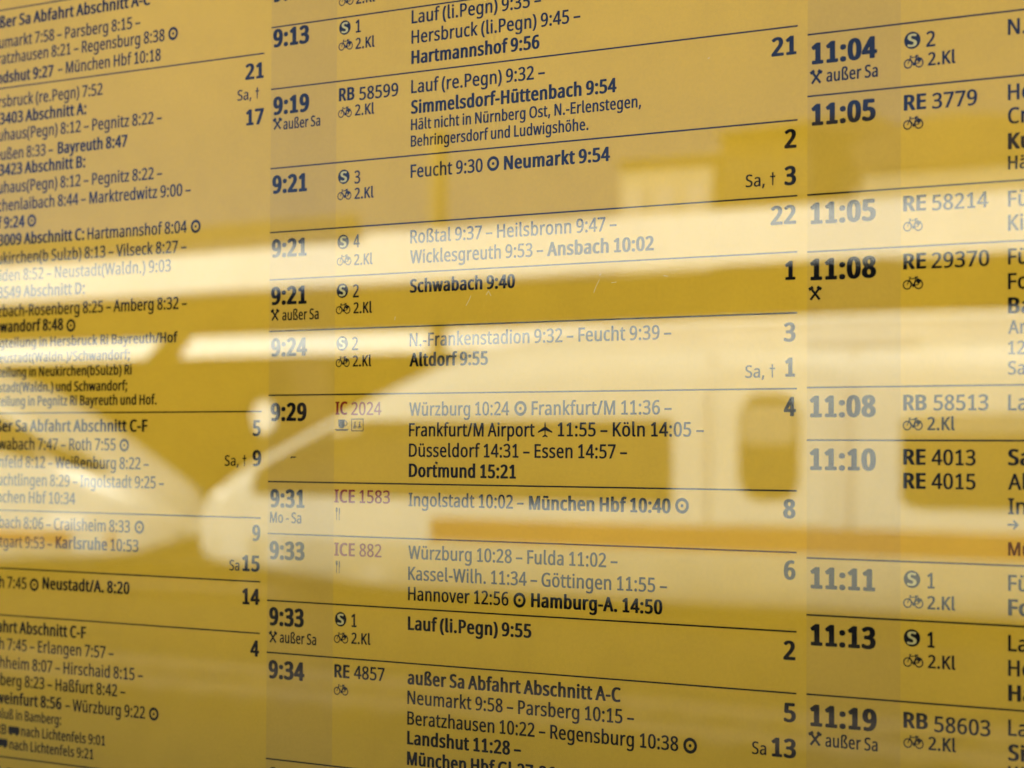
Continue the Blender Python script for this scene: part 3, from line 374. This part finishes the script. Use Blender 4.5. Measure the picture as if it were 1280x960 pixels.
ITEMS = json.loads('''[["departure_time","time","9:12",0.59,-124.49,16.41],
["train_number","small","2.Kl",36.33,-120.0,44.28],
["bicycle_symbol","bike","",29.18,-120.12,35.26],
["departure_time","time","9:13",0.75,-109.83,16.55],
["rail_symbol","sdisc","S",31.76,-113.13,null],
["train_number","reg","1",36.24,-110.99,38.46],
["bicycle_symbol","bike","",29.13,-106.01,35.13],
["train_number","small","2.Kl",36.28,-105.85,44.23],
["destination_text","reg","Lauf (li.Pegn) 9:35 –",59.23,-111.46,109.2],
["destination_text","reg","Hersbruck (li.Pegn) 9:45 –",59.23,-105.23,123.59],
["destination_text","bold","Hartmannshof 9:56",59.23,-98.94,108.72],
["platform_number","plat","21",188.58,-88.73,196.54],
["departure_time","time","9:19",0.98,-87.97,16.77],
["tool_symbol","tool","",1.03,-83.36,4.87],
["remark_text","small","außer Sa",5.53,-83.01,21.57],
["train_number","bold","RB",29.46,-90.01,35.98],
["train_number","reg","58599",38.03,-89.68,54.03],
["bicycle_symbol","bike","",29.15,-84.8,34.87],
["train_number","small","2.Kl",36.21,-84.96,44.24],
["destination_text","reg","Lauf (re.Pegn) 9:32 –",59.23,-89.97,110.74],
["destination_text","bold","Simmelsdorf-Hüttenbach 9:54",59.23,-83.63,136.64],
["remark_text","small","Hält nicht in Nürnberg Ost, N.-Erlenstegen,",59.23,-78.59,145.2],
["remark_text","small","Behringersdorf und Ludwigshöhe.",59.23,-73.49,126.66],
["platform_number","plat","2",192.77,-63.23,196.6],
["remark_text","rsmall","Sa, †",180.36,-53.45,189.93],
["platform_number","plat","3",192.8,-53.19,196.49],
["departure_time","time","9:21",0.87,-62.6,16.11],
["rail_symbol","sdisc","S",31.74,-66.13,null],
["train_number","reg","3",36.22,-63.64,38.62],
["bicycle_symbol","bike","",29.12,-58.87,34.93],
["train_number","small","2.Kl",36.27,-58.84,44.2],
["destination_text","reg","Feucht 9:30",59.23,-63.95,87.51],
["stop_symbol","dot","",91.51,-66.15,null],
["destination_text","bold","Neumarkt 9:54",95.6,-63.97,134.41],
["platform_number","plat","22",188.43,-42.55,196.51],
["departure_time","time","9:21",0.81,-42.03,16.13],
["rail_symbol","sdisc","S",31.67,-45.66,null],
["train_number","reg","4",35.96,-43.65,38.62],
["bicycle_symbol","bike","",29.05,-38.29,35.12],
["train_number","small","2.Kl",36.28,-38.12,43.95],
["destination_text","reg","Roßtal 9:37 – Heilsbronn 9:47 –",59.23,-43.81,136.83],
["destination_text","reg","Wicklesgreuth 9:53 –",59.23,-37.62,110.42],
["destination_text","bold","Ansbach 10:02",111.83,-37.51,149.78],
["platform_number","plat","1",192.99,-27.37,196.35],
["departure_time","time","9:21",0.69,-26.78,16.28],
["tool_symbol","tool","",0.74,-21.86,4.3],
["remark_text","small","außer Sa",5.7,-21.72,21.53],
["rail_symbol","sdisc","S",31.45,-30.32,null],
["train_number","reg","2",35.84,-28.03,38.41],
["bicycle_symbol","bike","",28.83,-23.06,34.82],
["train_number","small","2.Kl",36.15,-23.04,43.82],
["destination_text","bold","Schwabach 9:40",59.23,-28.69,99.99],
["platform_number","plat","3",192.7,-10.61,196.39],
["remark_text","rsmall","Sa, †",180.38,-0.95,189.93],
["platform_number","plat","1",193.06,-1.07,196.27],
["departure_time","time","9:24",0.86,-10.25,16.63],
["rail_symbol","sdisc","S",31.52,-13.79,null],
["train_number","reg","2",35.63,-11.57,38.2],
["bicycle_symbol","bike","",28.9,-6.44,34.7],
["train_number","small","2.Kl",36.03,-6.45,43.7],
["destination_text","reg","N.-Frankenstadion 9:32 – Feucht 9:39 –",59.23,-12.2,155.82],
["destination_text","bold","Altdorf 9:55",59.23,-6.08,89.94],
["platform_number","plat","4",192.75,9.64,196.57],
["departure_time","time","9:29",0.9,10.46,16.65],
["train_number","redbold","IC",28.86,8.53,33.95],
["train_number","red","2024",35.55,8.69,48.02],
["cup_symbol","cup","",28.64,13.53,34.53],
["bicycle_reservation_symbol","boxbike","",35.6,13.67,40.63],
["destination_text","reg","Würzburg 10:24",59.23,8.99,98.08],
["stop_symbol","dot","",102.28,6.97,null],
["destination_text","reg","Frankfurt/M 11:36 –",106.39,8.99,156.05],
["destination_text","reg","Frankfurt/M Airport",59.23,15.29,107.6],
["airplane_symbol","plane","",108.78,15.1,114.08],
["destination_text","reg","11:55 – Köln 14:05 –",116.02,15.22,166.84],
["destination_text","reg","Düsseldorf 14:31 – Essen 14:57 –",59.23,21.53,140.78],
["destination_text","bold","Dortmund 15:21",59.23,27.7,100.74],
["platform_number","plat","8",192.61,37.31,196.5],
["departure_time","time","9:31",1.0,38.04,16.01],
["remark_text","small","Mo - Sa",0.96,42.94,14.68],
["train_number","redbold","ICE",28.67,36.04,37.31],
["train_number","red","1583",39.16,35.98,51.72],
["cutlery_symbol","fork","",29.35,41.48,31.05],
["destination_text","reg","Ingolstadt 10:02 –",59.23,36.59,103.64],
["destination_text","bold","München Hbf 10:40",105.61,36.75,155.8],
["stop_symbol","dot","",159.63,34.54,null],
["platform_number","plat","6",192.85,53.87,196.53],
["departure_time","time","9:33",0.9,54.63,16.18],
["train_number","redbold","ICE",28.83,52.66,37.46],
["train_number","red","882",39.31,52.59,48.4],
["cutlery_symbol","fork","",29.51,58.08,31.21],
["destination_text","reg","Würzburg 10:28 – Fulda 11:02 –",59.23,52.67,137.59],
["destination_text","reg","Kassel-Wilh. 11:34 – Göttingen 11:55 –",59.23,59.09,154.67],
["destination_text","reg","Hannover 12:56",59.23,65.24,98.2],
["stop_symbol","dot","",102.28,63.37,null],
["destination_text","bold","Hamburg-A. 14:50",106.57,65.23,153.11],
["platform_number","plat","2",192.77,75.54,196.58],
["departure_time","time","9:33",0.94,75.76,16.11],
["tool_symbol","tool","",0.99,81.18,4.45],
["remark_text","small","außer Sa",5.66,81.07,21.44],
["rail_symbol","sdisc","S",31.7,72.38,null],
["train_number","reg","1",36.16,74.54,38.36],
["bicycle_symbol","bike","",28.91,79.81,34.88],
["train_number","small","2.Kl",36.2,79.74,44.11],
["destination_text","bold","Lauf (li.Pegn) 9:55",59.23,74.3,106.79],
["platform_number","plat","5",192.95,92.27,196.75],
["remark_text","rsmall","Sa",182.87,101.76,187.42],
["platform_number","plat","13",189.07,101.93,196.84],
["departure_time","time","9:34",0.84,92.65,16.56],
["train_number","bold","RE",29.19,90.6,35.59],
["train_number","reg","4857",37.36,90.54,50.02],
["bicycle_symbol","bike","",29.06,95.97,35.02],
["destination_text","bold","außer Sa Abfahrt Abschnitt A-C",59.23,90.79,138.89],
["destination_text","reg","Neumarkt 9:58 – Parsberg 10:15 –",59.23,96.8,143.56],
["destination_text","reg","Beratzhausen 10:22 – Regensburg 10:38",59.23,103.07,158.65],
["stop_symbol","dot","",162.62,101.19,null],
["destination_text","bold","Landshut 11:28 –",59.23,109.06,103.15],
["destination_text","bold","München Hbf Gl.27-36",59.23,115.32,115.82],
["departure_time","time","9:36",1.2,126.68,16.9],
["departure_time","time","11:04",201.22,-85.38,221.41],
["tool_symbol","tool","",200.9,-80.22,204.54],
["remark_text","small","außer Sa",205.86,-80.29,221.61],
["rail_symbol","sdisc","S",231.84,-88.93,null],
["train_number","reg","2",235.9,-86.73,238.56],
["bicycle_symbol","bike","",229.34,-81.6,235.09],
["train_number","small","2.Kl",236.4,-81.77,244.4],
["destination_text","reg","N.-Frankenstadion",259.23,-87.49,null],
["departure_time","time","11:05",201.25,-68.77,220.98],
["train_number","bold","RE",229.35,-70.54,235.91],
["train_number","reg","3779",237.64,-70.36,250.59],
["bicycle_symbol","bike","",229.16,-65.51,235.04],
["destination_text","reg","Hersbruck (re.Pegn)",259.23,-70.77,null],
["destination_text","reg","Creußen",259.23,-64.73,null],
["destination_text","bold","Kulmbach",259.23,-58.2,null],
["remark_text","small","Hält nicht in",259.23,-53.04,null],
["departure_time","time","11:05",200.98,-42.11,221.02],
["train_number","bold","RE",229.18,-43.97,235.92],
["train_number","reg","58214",237.66,-43.77,253.71],
["bicycle_symbol","bike","",229.19,-38.71,234.87],
["destination_text","reg","Fürth",259.23,-43.51,null],
["destination_text","reg","Kitzingen",259.23,-37.37,null],
["departure_time","time","11:08",200.88,-26.95,221.16],
["tool_symbol","tool","",200.56,-21.73,204.45],
["train_number","bold","RE",229.2,-28.75,235.93],
["train_number","reg","29370",237.48,-28.69,254.0],
["bicycle_symbol","bike","",229.08,-23.45,235.0],
["destination_text","reg","Fürth",259.23,-28.75,null],
["destination_text","reg","Forchheim",259.23,-22.45,null],
["destination_text","bold","Bamberg",259.23,-16.22,null],
["remark_text","small","Anschluß",259.23,-11.07,null],
["remark_text","small","12:04",259.23,-5.82,null],
["remark_text","small","Sa",259.23,-0.68,null],
["departure_time","time","11:08",200.89,9.96,221.08],
["train_number","bold","RB",229.23,8.28,236.08],
["train_number","reg","58513",238.11,8.33,253.76],
["bicycle_symbol","bike","",229.11,13.46,234.9],
["train_number","small","2.Kl",236.27,13.46,244.24],
["destination_text","reg","Lauf",259.23,8.44,null],
["departure_time","time","11:10",200.92,24.15,221.1],
["train_number","bold","RE",229.24,22.48,235.84],
["train_number","reg","4013",237.5,22.52,250.16],
["train_number","bold","RE",229.25,28.71,235.84],
["train_number","reg","4015",237.51,28.7,250.16],
["destination_text","bold","Sa Abschnitt",259.23,22.38,null],
["destination_text","reg","Allersberg",259.23,28.6,null],
["destination_text","reg","Ingolstadt",259.23,34.8,null],
["arrow_symbol","arrow","",259.09,39.07,262.27],
["remark_text","small","Mühldorf",259.23,45.31,null],
["departure_time","time","11:11",201.18,55.96,220.95],
["rail_symbol","sdisc","S",231.83,52.34,null],
["train_number","reg","1",236.29,54.54,238.44],
["bicycle_symbol","bike","",229.27,59.82,235.12],
["train_number","small","2.Kl",236.29,59.94,244.37],
["destination_text","reg","Fürth",259.23,54.26,null],
["destination_text","bold","Forchheim",259.23,60.45,null],
["departure_time","time","11:13",201.21,71.23,221.15],
["rail_symbol","sdisc","S",231.84,67.62,null],
["train_number","reg","1",236.3,69.86,238.45],
["bicycle_symbol","bike","",229.29,75.18,235.13],
["train_number","small","2.Kl",236.49,75.18,244.43],
["destination_text","reg","Lauf (li.Pegn)",259.23,69.49,null],
["destination_text","reg","Hersbruck",259.23,75.78,null],
["destination_text","bold","Hartmannshof",259.23,82.12,null],
["departure_time","time","11:19",201.13,92.8,221.5],
["tool_symbol","tool","",200.81,97.83,204.69],
["remark_text","small","außer Sa",205.86,97.99,221.76],
["train_number","bold","RB",229.36,91.12,236.49],
["train_number","reg","58603",238.34,91.53,254.34],
["bicycle_symbol","bike","",229.37,96.26,235.26],
["train_number","small","2.Kl",236.62,96.33,244.56],
["destination_text","reg","Lauf (re.Pegn)",259.23,90.87,null],
["destination_text","bold","Simmelsdorf",259.23,97.15,null],
["remark_text","small","Hält nicht",259.23,101.97,null],
["destination_text","bold","außer Sa Abfahrt Abschnitt A-C",-140.77,-130.08,-56.36],
["destination_text","reg","Neumarkt 7:58 – Parsberg 8:15 –",-140.77,-122.82,-61.22],
["destination_text","reg","Beratzhausen 8:21 – Regensburg 8:38",-140.77,-117.07,-49.33],
["stop_symbol","dot","",-45.29,-119.16,null],
["destination_text","bold","Landshut 9:27",-140.77,-110.21,-104.76],
["destination_text","reg","– München Hbf 10:18",-102.44,-110.66,-51.08],
["platform_number","plat","21",-11.56,-100.5,-3.26],
["remark_text","rsmall","Sa, †",-15.05,-94.0,-5.28],
["platform_number","plat","17",-11.11,-85.56,-3.1],
["destination_text","reg","Hersbruck (re.Pegn) 7:52",-140.77,-101.61,-79.54],
["destination_text","bold","RE 3403 Abschnitt A:",-140.77,-95.55,-87.61],
["destination_text","reg","Neuhaus(Pegn) 8:12 – Pegnitz 8:22 –",-140.77,-89.64,-50.3],
["destination_text","reg","Creußen 8:33 –",-140.77,-82.8,-104.56],
["destination_text","bold","Bayreuth 8:47",-102.14,-82.86,-66.94],
["destination_text","bold","RE 3423 Abschnitt B:",-140.77,-77.2,-87.88],
["destination_text","reg","Neuhaus(Pegn) 8:12 – Pegnitz 8:22 –",-140.77,-70.92,-49.96],
["destination_text","reg","Kirchenlaibach 8:44 – Marktredwitz 9:00 –",-140.77,-64.52,-36.28],
["destination_text","bold","Hof 9:24",-140.77,-58.33,-119.05],
["stop_symbol","dot","",-115.36,-60.31,null],
["destination_text","bold","RE 3009 Abschnitt C:",-140.77,-52.16,-88.06],
["destination_text","reg","Hartmannshof 8:04",-86.45,-52.16,-37.93],
["stop_symbol","dot","",-33.82,-53.99,null],
["destination_text","reg","Neukirchen(b Sulzb) 8:13 – Vilseck 8:27 –",-140.77,-45.67,-38.05],
["destination_text","reg","Weiden 8:52 – Neustadt(Waldn.) 9:03",-140.77,-39.55,-45.31],
["destination_text","bold","RE 3549 Abschnitt D:",-140.77,-33.52,-87.47],
["destination_text","reg","Sulzbach-Rosenberg 8:25 – Amberg 8:32 –",-140.77,-26.9,-37.62],
["destination_text","bold","Schwandorf 8:48",-140.77,-21.37,-98.36],
["stop_symbol","dot","",-94.46,-22.89,null],
["remark_text","sbold","- Zugteilung in Hersbruck Ri Bayreuth/Hof",-140.77,-15.87,-41.79],
["remark_text","sbold","(Neustadt(Waldn.)/Schwandorf;",-137.5,-10.57,-64.71],
["remark_text","sbold","Zugteilung in Neukirchen(bSulzb) Ri",-140.77,-5.46,-63.81],
["remark_text","sbold","Neustadt(Waldn.) und Schwandorf;",-140.77,-0.1,-65.82],
["remark_text","sbold","Zugteilung in Pegnitz Ri Bayreuth und Hof.",-140.77,4.78,-51.54],
["destination_text","bold","außer Sa Abfahrt Abschnitt C-F",-140.77,13.87,-55.82],
["platform_number","plat","5",-6.94,15.24,-3.43],
["destination_text","reg","Schwabach 7:47 – Roth 7:55",-140.77,20.22,-71.3],
["stop_symbol","dot","",-67.13,18.4,null],
["remark_text","rsmall","Sa, †",-19.5,24.95,-9.69],
["platform_number","plat","9",-7.02,24.97,-3.04],
["destination_text","reg","Pleinfeld 8:12 – Weißenburg 8:22 –",-140.77,26.54,-55.14],
["destination_text","reg","Treuchtlingen 8:29 – Ingolstadt 9:25 –",-140.77,32.84,-47.73],
["destination_text","reg","München Hbf 10:34",-140.77,38.88,-91.28],
["platform_number","plat","9",-6.85,49.01,-3.26],
["destination_text","reg","Ansbach 8:06 – Crailsheim 8:33",-140.77,47.89,-63.93],
["stop_symbol","dot","",-59.4,45.92,null],
["destination_text","reg","Stuttgart 9:53 –",-140.77,54.65,-103.04],
["destination_text","bold","Karlsruhe",-101.18,54.24,-75.04],
["destination_text","reg","10:53",-73.45,54.27,-59.71],
["remark_text","rsmall","Sa",-16.98,58.87,-12.46],
["platform_number","plat","15",-11.22,58.87,-3.34],
["destination_text","reg","Fürth 7:45",-140.77,69.02,-116.15],
["stop_symbol","dot","",-112.09,67.3,null],
["destination_text","bold","Neustadt/A. 8:20",-107.79,68.62,-63.86],
["platform_number","plat","14",-11.1,69.57,-3.22],
["destination_text","bold","Abfahrt Abschnitt C-F",-140.77,84.68,-85.23],
["platform_number","plat","4",-7.3,86.14,-3.33],
["destination_text","reg","Fürth 7:45 – Erlangen 7:57 –",-140.77,90.76,-71.38],
["destination_text","reg","Forchheim 8:07 – Hirschaid 8:15 –",-140.77,97.3,-56.98],
["destination_text","reg","Bamberg 8:23 – Haßfurt 8:42 –",-140.77,103.33,-65.46],
["destination_text","bold","Schweinfurt 8:56",-140.77,109.74,-97.29],
["destination_text","reg","– Würzburg 9:22",-95.33,109.83,-55.79],
["stop_symbol","dot","",-51.63,107.9,null],
["remark_text","small","Anschluß in Bamberg:",-140.77,115.01,-97.43],
["remark_text","small","RB",-131.55,120.44,-126.05],
["bus_symbol","bus","",-125.14,120.6,-119.04],
["remark_text","small","nach Lichtenfels 9:01",-118.14,120.38,-75.17],
["bus_symbol","bus","",-131.45,125.35,-125.29],
["remark_text","small","nach Lichtenfels 9:21",-124.27,125.45,-80.92],
["destination_text","reg","Fürth 7:46",-140.77,136.2,null]]''')
# Latin glyph polygons (cap height 573); the poster's own lettering has a footed 1 and a tailed l
GLYPHS['1'][1] = [[[392,0],[92,0],[92,58],[214,58],[214,439],[218,499],[196,477],[108,420],[74,474],[226,573],[286,573],[286,58],[392,58]]]
GLYPHS['l'] = [236, [[[68,609],[140,609],[140,100],[150,68],[172,56],[210,56],[206,-2],[160,-7],[110,4],[78,36],[68,84]]]]
STY = dict(reg=(4.10, .038, .018, .93), bold=(4.15, .074, .030, .93), red=(4.05, .030, .014, .93), redbold=(4.12, .066, .026, .93),
           small=(3.47, .044, .020, .9), sbold=(3.45, .056, .024, .9), rsmall=(3.45, .028, .012, .9), time=(5.85, .094, .042, .9), plat=(5.2, .078, .034, .92))
CACHE = {}
def glyph(ch, st):
    key = (ch, st)
    if key in CACHE: return CACHE[key]
    cap, dx, dy, hs = STY[st]; s = cap/573; ox, oy = dx*cap, dy*cap; K = ox/oy
    cu = bpy.data.curves.new('glyph', 'CURVE'); cu.dimensions = '2D'; cu.fill_mode = 'BOTH'; cu.resolution_u = 1
    vs_ = (cap-2*oy)/cap
    for sp in GLYPHS[ch][1]:
        q = cu.splines.new('POLY'); q.points.add(len(sp)-1); q.use_cyclic_u = True
        for i, (x, y) in enumerate(sp):
            q.points[i].co = (x*s*hs, y*s*vs_+oy, 0, 1)
    o = bpy.data.objects.new('glyph', cu); C.objects.link(o)
    dg = bpy.context.evaluated_depsgraph_get(); me = o.evaluated_get(dg).to_mesh()
    V = [(v.co.x, v.co.y, 0) for v in me.vertices]; F = [tuple(p.vertices) for p in me.polygons]
    o.evaluated_get(dg).to_mesh_clear(); bpy.data.objects.remove(o); bpy.data.curves.remove(cu)
    # ink gain: widen the outline by (ox, oy), a rim of quads and small octagon corners
    h = 0
    for sp in GLYPHS[ch][1]:
        P_ = [(x*s*hs, y*s*vs_+oy) for x, y in sp]
        for i, (a, b) in enumerate(P_):
            c, d = P_[(i+1) % len(P_)]; ex, ey = (c-a)/ox, (d-b)/oy; L = math.hypot(ex, ey) or 1; nx_, ny_ = -ey/L*ox, ex/L*oy
            h += 1; zz = .05+.1*(h % 5); n = len(V)
            V += [(a+nx_, b+ny_, zz), (c+nx_, d+ny_, zz), (c-nx_, d-ny_, zz), (a-nx_, b-ny_, zz)]; F.append((n, n+1, n+2, n+3))
            n = len(V); V += [(a+ox*1.04*math.cos(t), b+oy*1.04*math.sin(t), zz+.55) for t in OCT]; F.append(tuple(range(n, n+8)))
    CACHE[key] = (V, F, GLYPHS[ch][0]*s*hs+1.1*ox); return CACHE[key]
OCT = [math.pi/8+math.pi/4*k for k in range(8)]
def stroke(p, q, w_, cap=0):
    (x0, y0), (x1, y1) = p, q; L = math.hypot(x1-x0, y1-y0) or 1; ux, uy = (x1-x0)/L, (y1-y0)/L
    x0 -= ux*cap; y0 -= uy*cap; x1 += ux*cap; y1 += uy*cap; a, b = -uy*w_/2, ux*w_/2
    return [(x0+a, y0+b), (x1+a, y1+b), (x1-a, y1-b), (x0-a, y0-b)]
def disc(cx, cy, rx, ry, n=28): return [(cx+rx*math.cos(2*math.pi*k/n), cy+ry*math.sin(2*math.pi*k/n)) for k in range(n)]
def ring(cx, cy, ro, ri, n=28, ax=1.0):
    P_ = []
    for k in range(n):
        a, b = 2*math.pi*k/n, 2*math.pi*(k+1)/n
        P_.append([(cx+ro*ax*math.cos(a), cy+ro*math.sin(a)), (cx+ro*ax*math.cos(b), cy+ro*math.sin(b)), (cx+ri*ax*math.cos(b), cy+ri*math.sin(b)), (cx+ri*ax*math.cos(a), cy+ri*math.sin(a))])
    return P_
def text_obj(name, st, txt, x0, y, x1, m, label):
    V, F = [], []; x = 0; cap = STY[st][0]
    for ch in txt:
        if ch == '†':
            x += .25
            for P_ in ([(x+.62, .0), (x+.98, .0), (x+1.05, cap*1.05), (x+.55, cap*1.05)], [(x, cap*.66), (x, cap*.78), (x+1.6, cap*.78), (x+1.6, cap*.66)]):
                n = len(V); V += [(a, b, 0) for a, b in P_]; F.append(tuple(range(n, n+4)))
            x += 1.95; continue
        g = GLYPHS.get(ch)
        if g is None: continue
        if not g[1]: x += g[0]*cap/573*STY[st][3]*.9; continue
        gv, gf, adv = glyph(ch, st); n = len(V)
        V += [(a+x, b, c) for a, b, c in gv]; F += [tuple(n+i for i in f) for f in gf]; x += adv
    lo = min(p[0] for p in V); hi = max(p[0] for p in V)
    k = (x1-x0)/(hi-lo) if x1 is not None else 1.0
    V = [W(x0+(a-lo)*k, y-b, 60+c*10) for a, b, c in V]
    o = mesh_obj(name, V, F, m); adopt(o, poster); o['label'] = label; return o

def tr(polys, ox, oy, k=1): return [[(ox+x*k, oy+y*k) for x, y in p] for p in polys]
# symbols: drawn in mm, origin at the left end of the base line, y down
BIKE = ring(1.25, -1.22, 1.27, .93, 22) + ring(4.45, -1.22, 1.27, .93, 22) + [stroke((1.25, -1.22), (2.05, -3.15), .26), stroke((1.7, -3.2), (2.35, -3.2), .22),
        stroke((1.85, -2.75), (3.7, -2.85), .26), stroke((1.8, -2.55), (3.0, -1.0), .26), stroke((3.0, -1.0), (3.75, -2.95), .28), stroke((3.0, -1.05), (4.45, -1.22), .24),
        stroke((3.7, -2.5), (4.5, -1.2), .26), stroke((3.35, -3.15), (4.25, -3.15), .34), stroke((3.9, -2.75), (5.3, -2.15), .42), disc(3.0, -1.0, .42, .42, 12), disc(4.5, -1.9, .5, .45, 12)]
TOOL = [stroke((.45, 0), (2.75, -2.95), .66), stroke((2.95, 0), (.65, -2.95), .66), stroke((.0, -2.75), (1.15, -3.45), .85), stroke((2.25, -3.45), (3.4, -2.75), .85), disc(.35, -3.0, .42, .42, 10), disc(3.05, -3.0, .42, .42, 10)]
CUP = [[(0, -.5), (5.4, -.5), (4.9, 0), (.5, 0)], [(1.35, -3.5), (3.9, -3.5), (3.8, -1.5), (3.3, -.8), (1.95, -.8), (1.45, -1.5)]] + ring(3.95, -2.3, .9, .62, 16)
FORK = [stroke((.45, 0), (.45, -3.9), .34), stroke((.1, -3.9), (.1, -2.7), .2), stroke((.8, -3.9), (.8, -2.7), .2), stroke((.1, -2.7), (.8, -2.7), .3), stroke((1.75, 0), (1.75, -3.9), .3), [(1.6, -3.9), (2.1, -3.6), (2.1, -1.9), (1.6, -1.7)]]
BOX = [stroke((0, -.1), (4.6, -.1), .26), stroke((0, -3.75), (4.6, -3.75), .26), stroke((.1, 0), (.1, -3.9), .26), stroke((4.5, 0), (4.5, -3.9), .26)]
for dx_ in (.75, 2.55):
    BOX += tr(ring(.3, -1.0, .38, .22, 12) + ring(.95, -1.15, .38, .22, 12) + [stroke((.3, -1.0), (.6, -2.6), .16), stroke((.35, -2.6), (.9, -2.7), .16), stroke((.55, -2.1), (1.05, -1.2), .18), stroke((.9, -2.8), (.55, -1.2), .16)], dx_, -.15)
PLANE = [[(2.75, -4.2), (3.0, -3.7), (3.0, -2.75), (5.5, -1.35), (5.5, -.9), (3.0, -1.6), (2.92, -.45), (3.75, .1), (3.75, .4), (2.75, .15), (1.75, .4), (1.75, .1), (2.58, -.45), (2.5, -1.6), (0, -.9), (0, -1.35), (2.5, -2.75), (2.5, -3.7)]]
BUS = [[(.1, -2.9), (.5, -3.2), (4.3, -3.2), (4.9, -2.9), (4.9, -.7), (.1, -.7)], disc(1.25, -.65, .62, .6, 14), disc(3.75, -.65, .62, .6, 14)]
ARROW = [stroke((0, -1.6), (2.6, -1.6), .55), [(2.0, -2.9), (3.6, -1.6), (2.0, -.3), (1.7, -.75), (2.5, -1.6), (1.7, -2.45)]]
SYM = dict(bike=(BIKE, 5.67, 'small bicycle symbol'), tool=(TOOL, 3.4, 'crossed hammers working day symbol'), cup=(CUP, 5.4, 'coffee cup and saucer symbol'), fork=(FORK, 2.1, 'fork and knife restaurant symbol'),
           boxbike=(BOX, 4.6, 'boxed bicycle reservation symbol'), plane=(PLANE, 5.5, 'airplane symbol'), bus=(BUS, 4.9, 'bus symbol'), arrow=(ARROW, 3.6, 'small arrow pointing right'))
WORDS = dict(departure_time='bold departure time ', train_number='train number ', destination_text='station names ', platform_number='bold platform number ', remark_text='small remark ')
for kind, st, txt, x0, y, x1 in ITEMS:
    if st == 'sdisc':
        o = flat('rail_symbol', [disc(x0, y, 2.42, 2.28, 36)], 60, M_ink); o['label'] = 'black disc with pale S'
        gv, gf, adv = glyph('S', 'redbold'); lo = min(p[0] for p in gv); hi = max(p[0] for p in gv); kx = 2.75/(hi-lo); ky = 3.35/4.15
        V = [W(x0-1.375+(a-lo)*kx, y+1.66-b*ky, 80+c*10) for a, b, c in gv]
        q = mesh_obj('letter', V, gf, M_pale); adopt(q, o); q.matrix_parent_inverse = Matrix.Identity(4)
    elif st == 'dot':
        o = flat('stop_symbol', ring(x0, y, 2.22, 1.32, 30, 1.04)+[disc(x0, y, .50, .48, 14)], 60, M_ink); o['label'] = 'circle with a dot'
    elif st in SYM:
        P_, w_, lb = SYM[st]; k = (x1-x0)/w_ if x1 else 1
        o = flat(kind, [[(x0+a*k, y+b) for a, b in p] for p in P_], 60, M_ink, step=.4); o['label'] = lb
    else:
        text_obj(kind, st, txt, x0, y, x1, M_red if st.startswith('red') else M_ink, WORDS[kind]+txt)

# ------------------------------------------------------------------ unseen case added round sheet and glass to shade the sheet's lower edge
dc = empty('added_case', (.1, 0, Z0-.3)); tag(dc, 'unseen dark metal case added round the yellow timetable and its glass to shade the lower edge', 'added case')
M_case = mat('dark anodised case metal', (.03, .03, .032), .5, noise=(20, .1, 3))
adopt(boxes('shade_rail', [(-.262, .462, -.23, .02, Z0-.232, Z0-.196)], M_case), dc)  # deep ledge added to darken the bottom of the sheet
adopt(boxes('top_rail', [(-.262, .462, -.060, .02, Z0+.275, Z0+.305)], M_case), dc)
adopt(boxes('side_rail', [(-.262, -.228, -.050, .02, Z0-.1955, Z0+.2745)], M_case), dc)
adopt(boxes('side_rail', [(.428, .462, -.080, .02, Z0-.1955, Z0+.2745)], M_case), dc)
adopt(boxes('back_panel', [(-.2275, .4275, .004, .016, Z0-.1955, Z0+.2745)], M_case), dc)
for px in (-.1, .3): adopt(boxes('leg', [(px-.03, px+.03, .022, .062, 0, Z0+.3)], M_case), dc)
# ------------------------------------------------------------------ the glass pane in front, with its specks and scratches
gp = empty('glass_pane', (.1, -.006, Z0-.25)); tag(gp, 'clear glass pane in front of the yellow timetable, reflecting sky, canopy and white trains', 'glass pane')
adopt(boxes('pane', [(-.225, .425, -.010, -.006, Z0-.195, Z0+.272)], M_glass), gp)
def fleck(name, pts, w_, m, lab=None):
    V, F = [], []
    for (a, b) in zip(pts, pts[1:]):
        q = stroke(a, b, w_, w_*.3); n = len(V)
        V += [(x/1000, -.01006, Z0-y/1000) for x, y in q] + [(x/1000, -.01002, Z0-y/1000) for x, y in q]
        F += [(n, n+1, n+2, n+3), (n+7, n+6, n+5, n+4)] + [(n+i, n+4+i, n+4+(i+1) % 4, n+(i+1) % 4) for i in range(4)]
    o = adopt(mesh_obj(name, V, F, m), gp)
    if lab: o['label'] = lab
fleck('dust_speck', [(19.30, 22.14), (19.70, 21.81), (20.56, 21.90), (21.35, 21.80)], .42, M_dust, 'tiny black curved speck on the glass')
fleck('dust_speck', [(78.29, 23.06), (78.75, 23.30)], .7, M_dust)
fleck('scratch', [(89.51, -23.32), (90.72, -24.96), (91.32, -26.13)], .13, M_scr)
fleck('scratch', [(97.07, -26.17), (97.97, -27.32), (98.88, -25.87)], .13, M_scr)
fleck('scratch', [(136.09, -25.51), (136.92, -27.31), (138.04, -29.10)], .13, M_scr)
fleck('scratch', [(138.03, -30.25), (138.59, -30.68)], .13, M_scr)
fleck('scratch', [(160.02, -29.38), (161.37, -29.10)], .13, M_scr)
fleck('scratch', [(142.23, -28.03), (143.90, -28.19)], .13, M_scr)
fleck('scratch', [(61.72, -19.81), (62.03, -20.78)], .13, M_scr)
fleck('scratch', [(116.29, -84.73), (117.17, -84.89)], .13, M_scr)
fleck('scratch', [(174.45, -88.36), (174.98, -88.53)], .13, M_scr)
print('objects', len(bpy.data.objects))
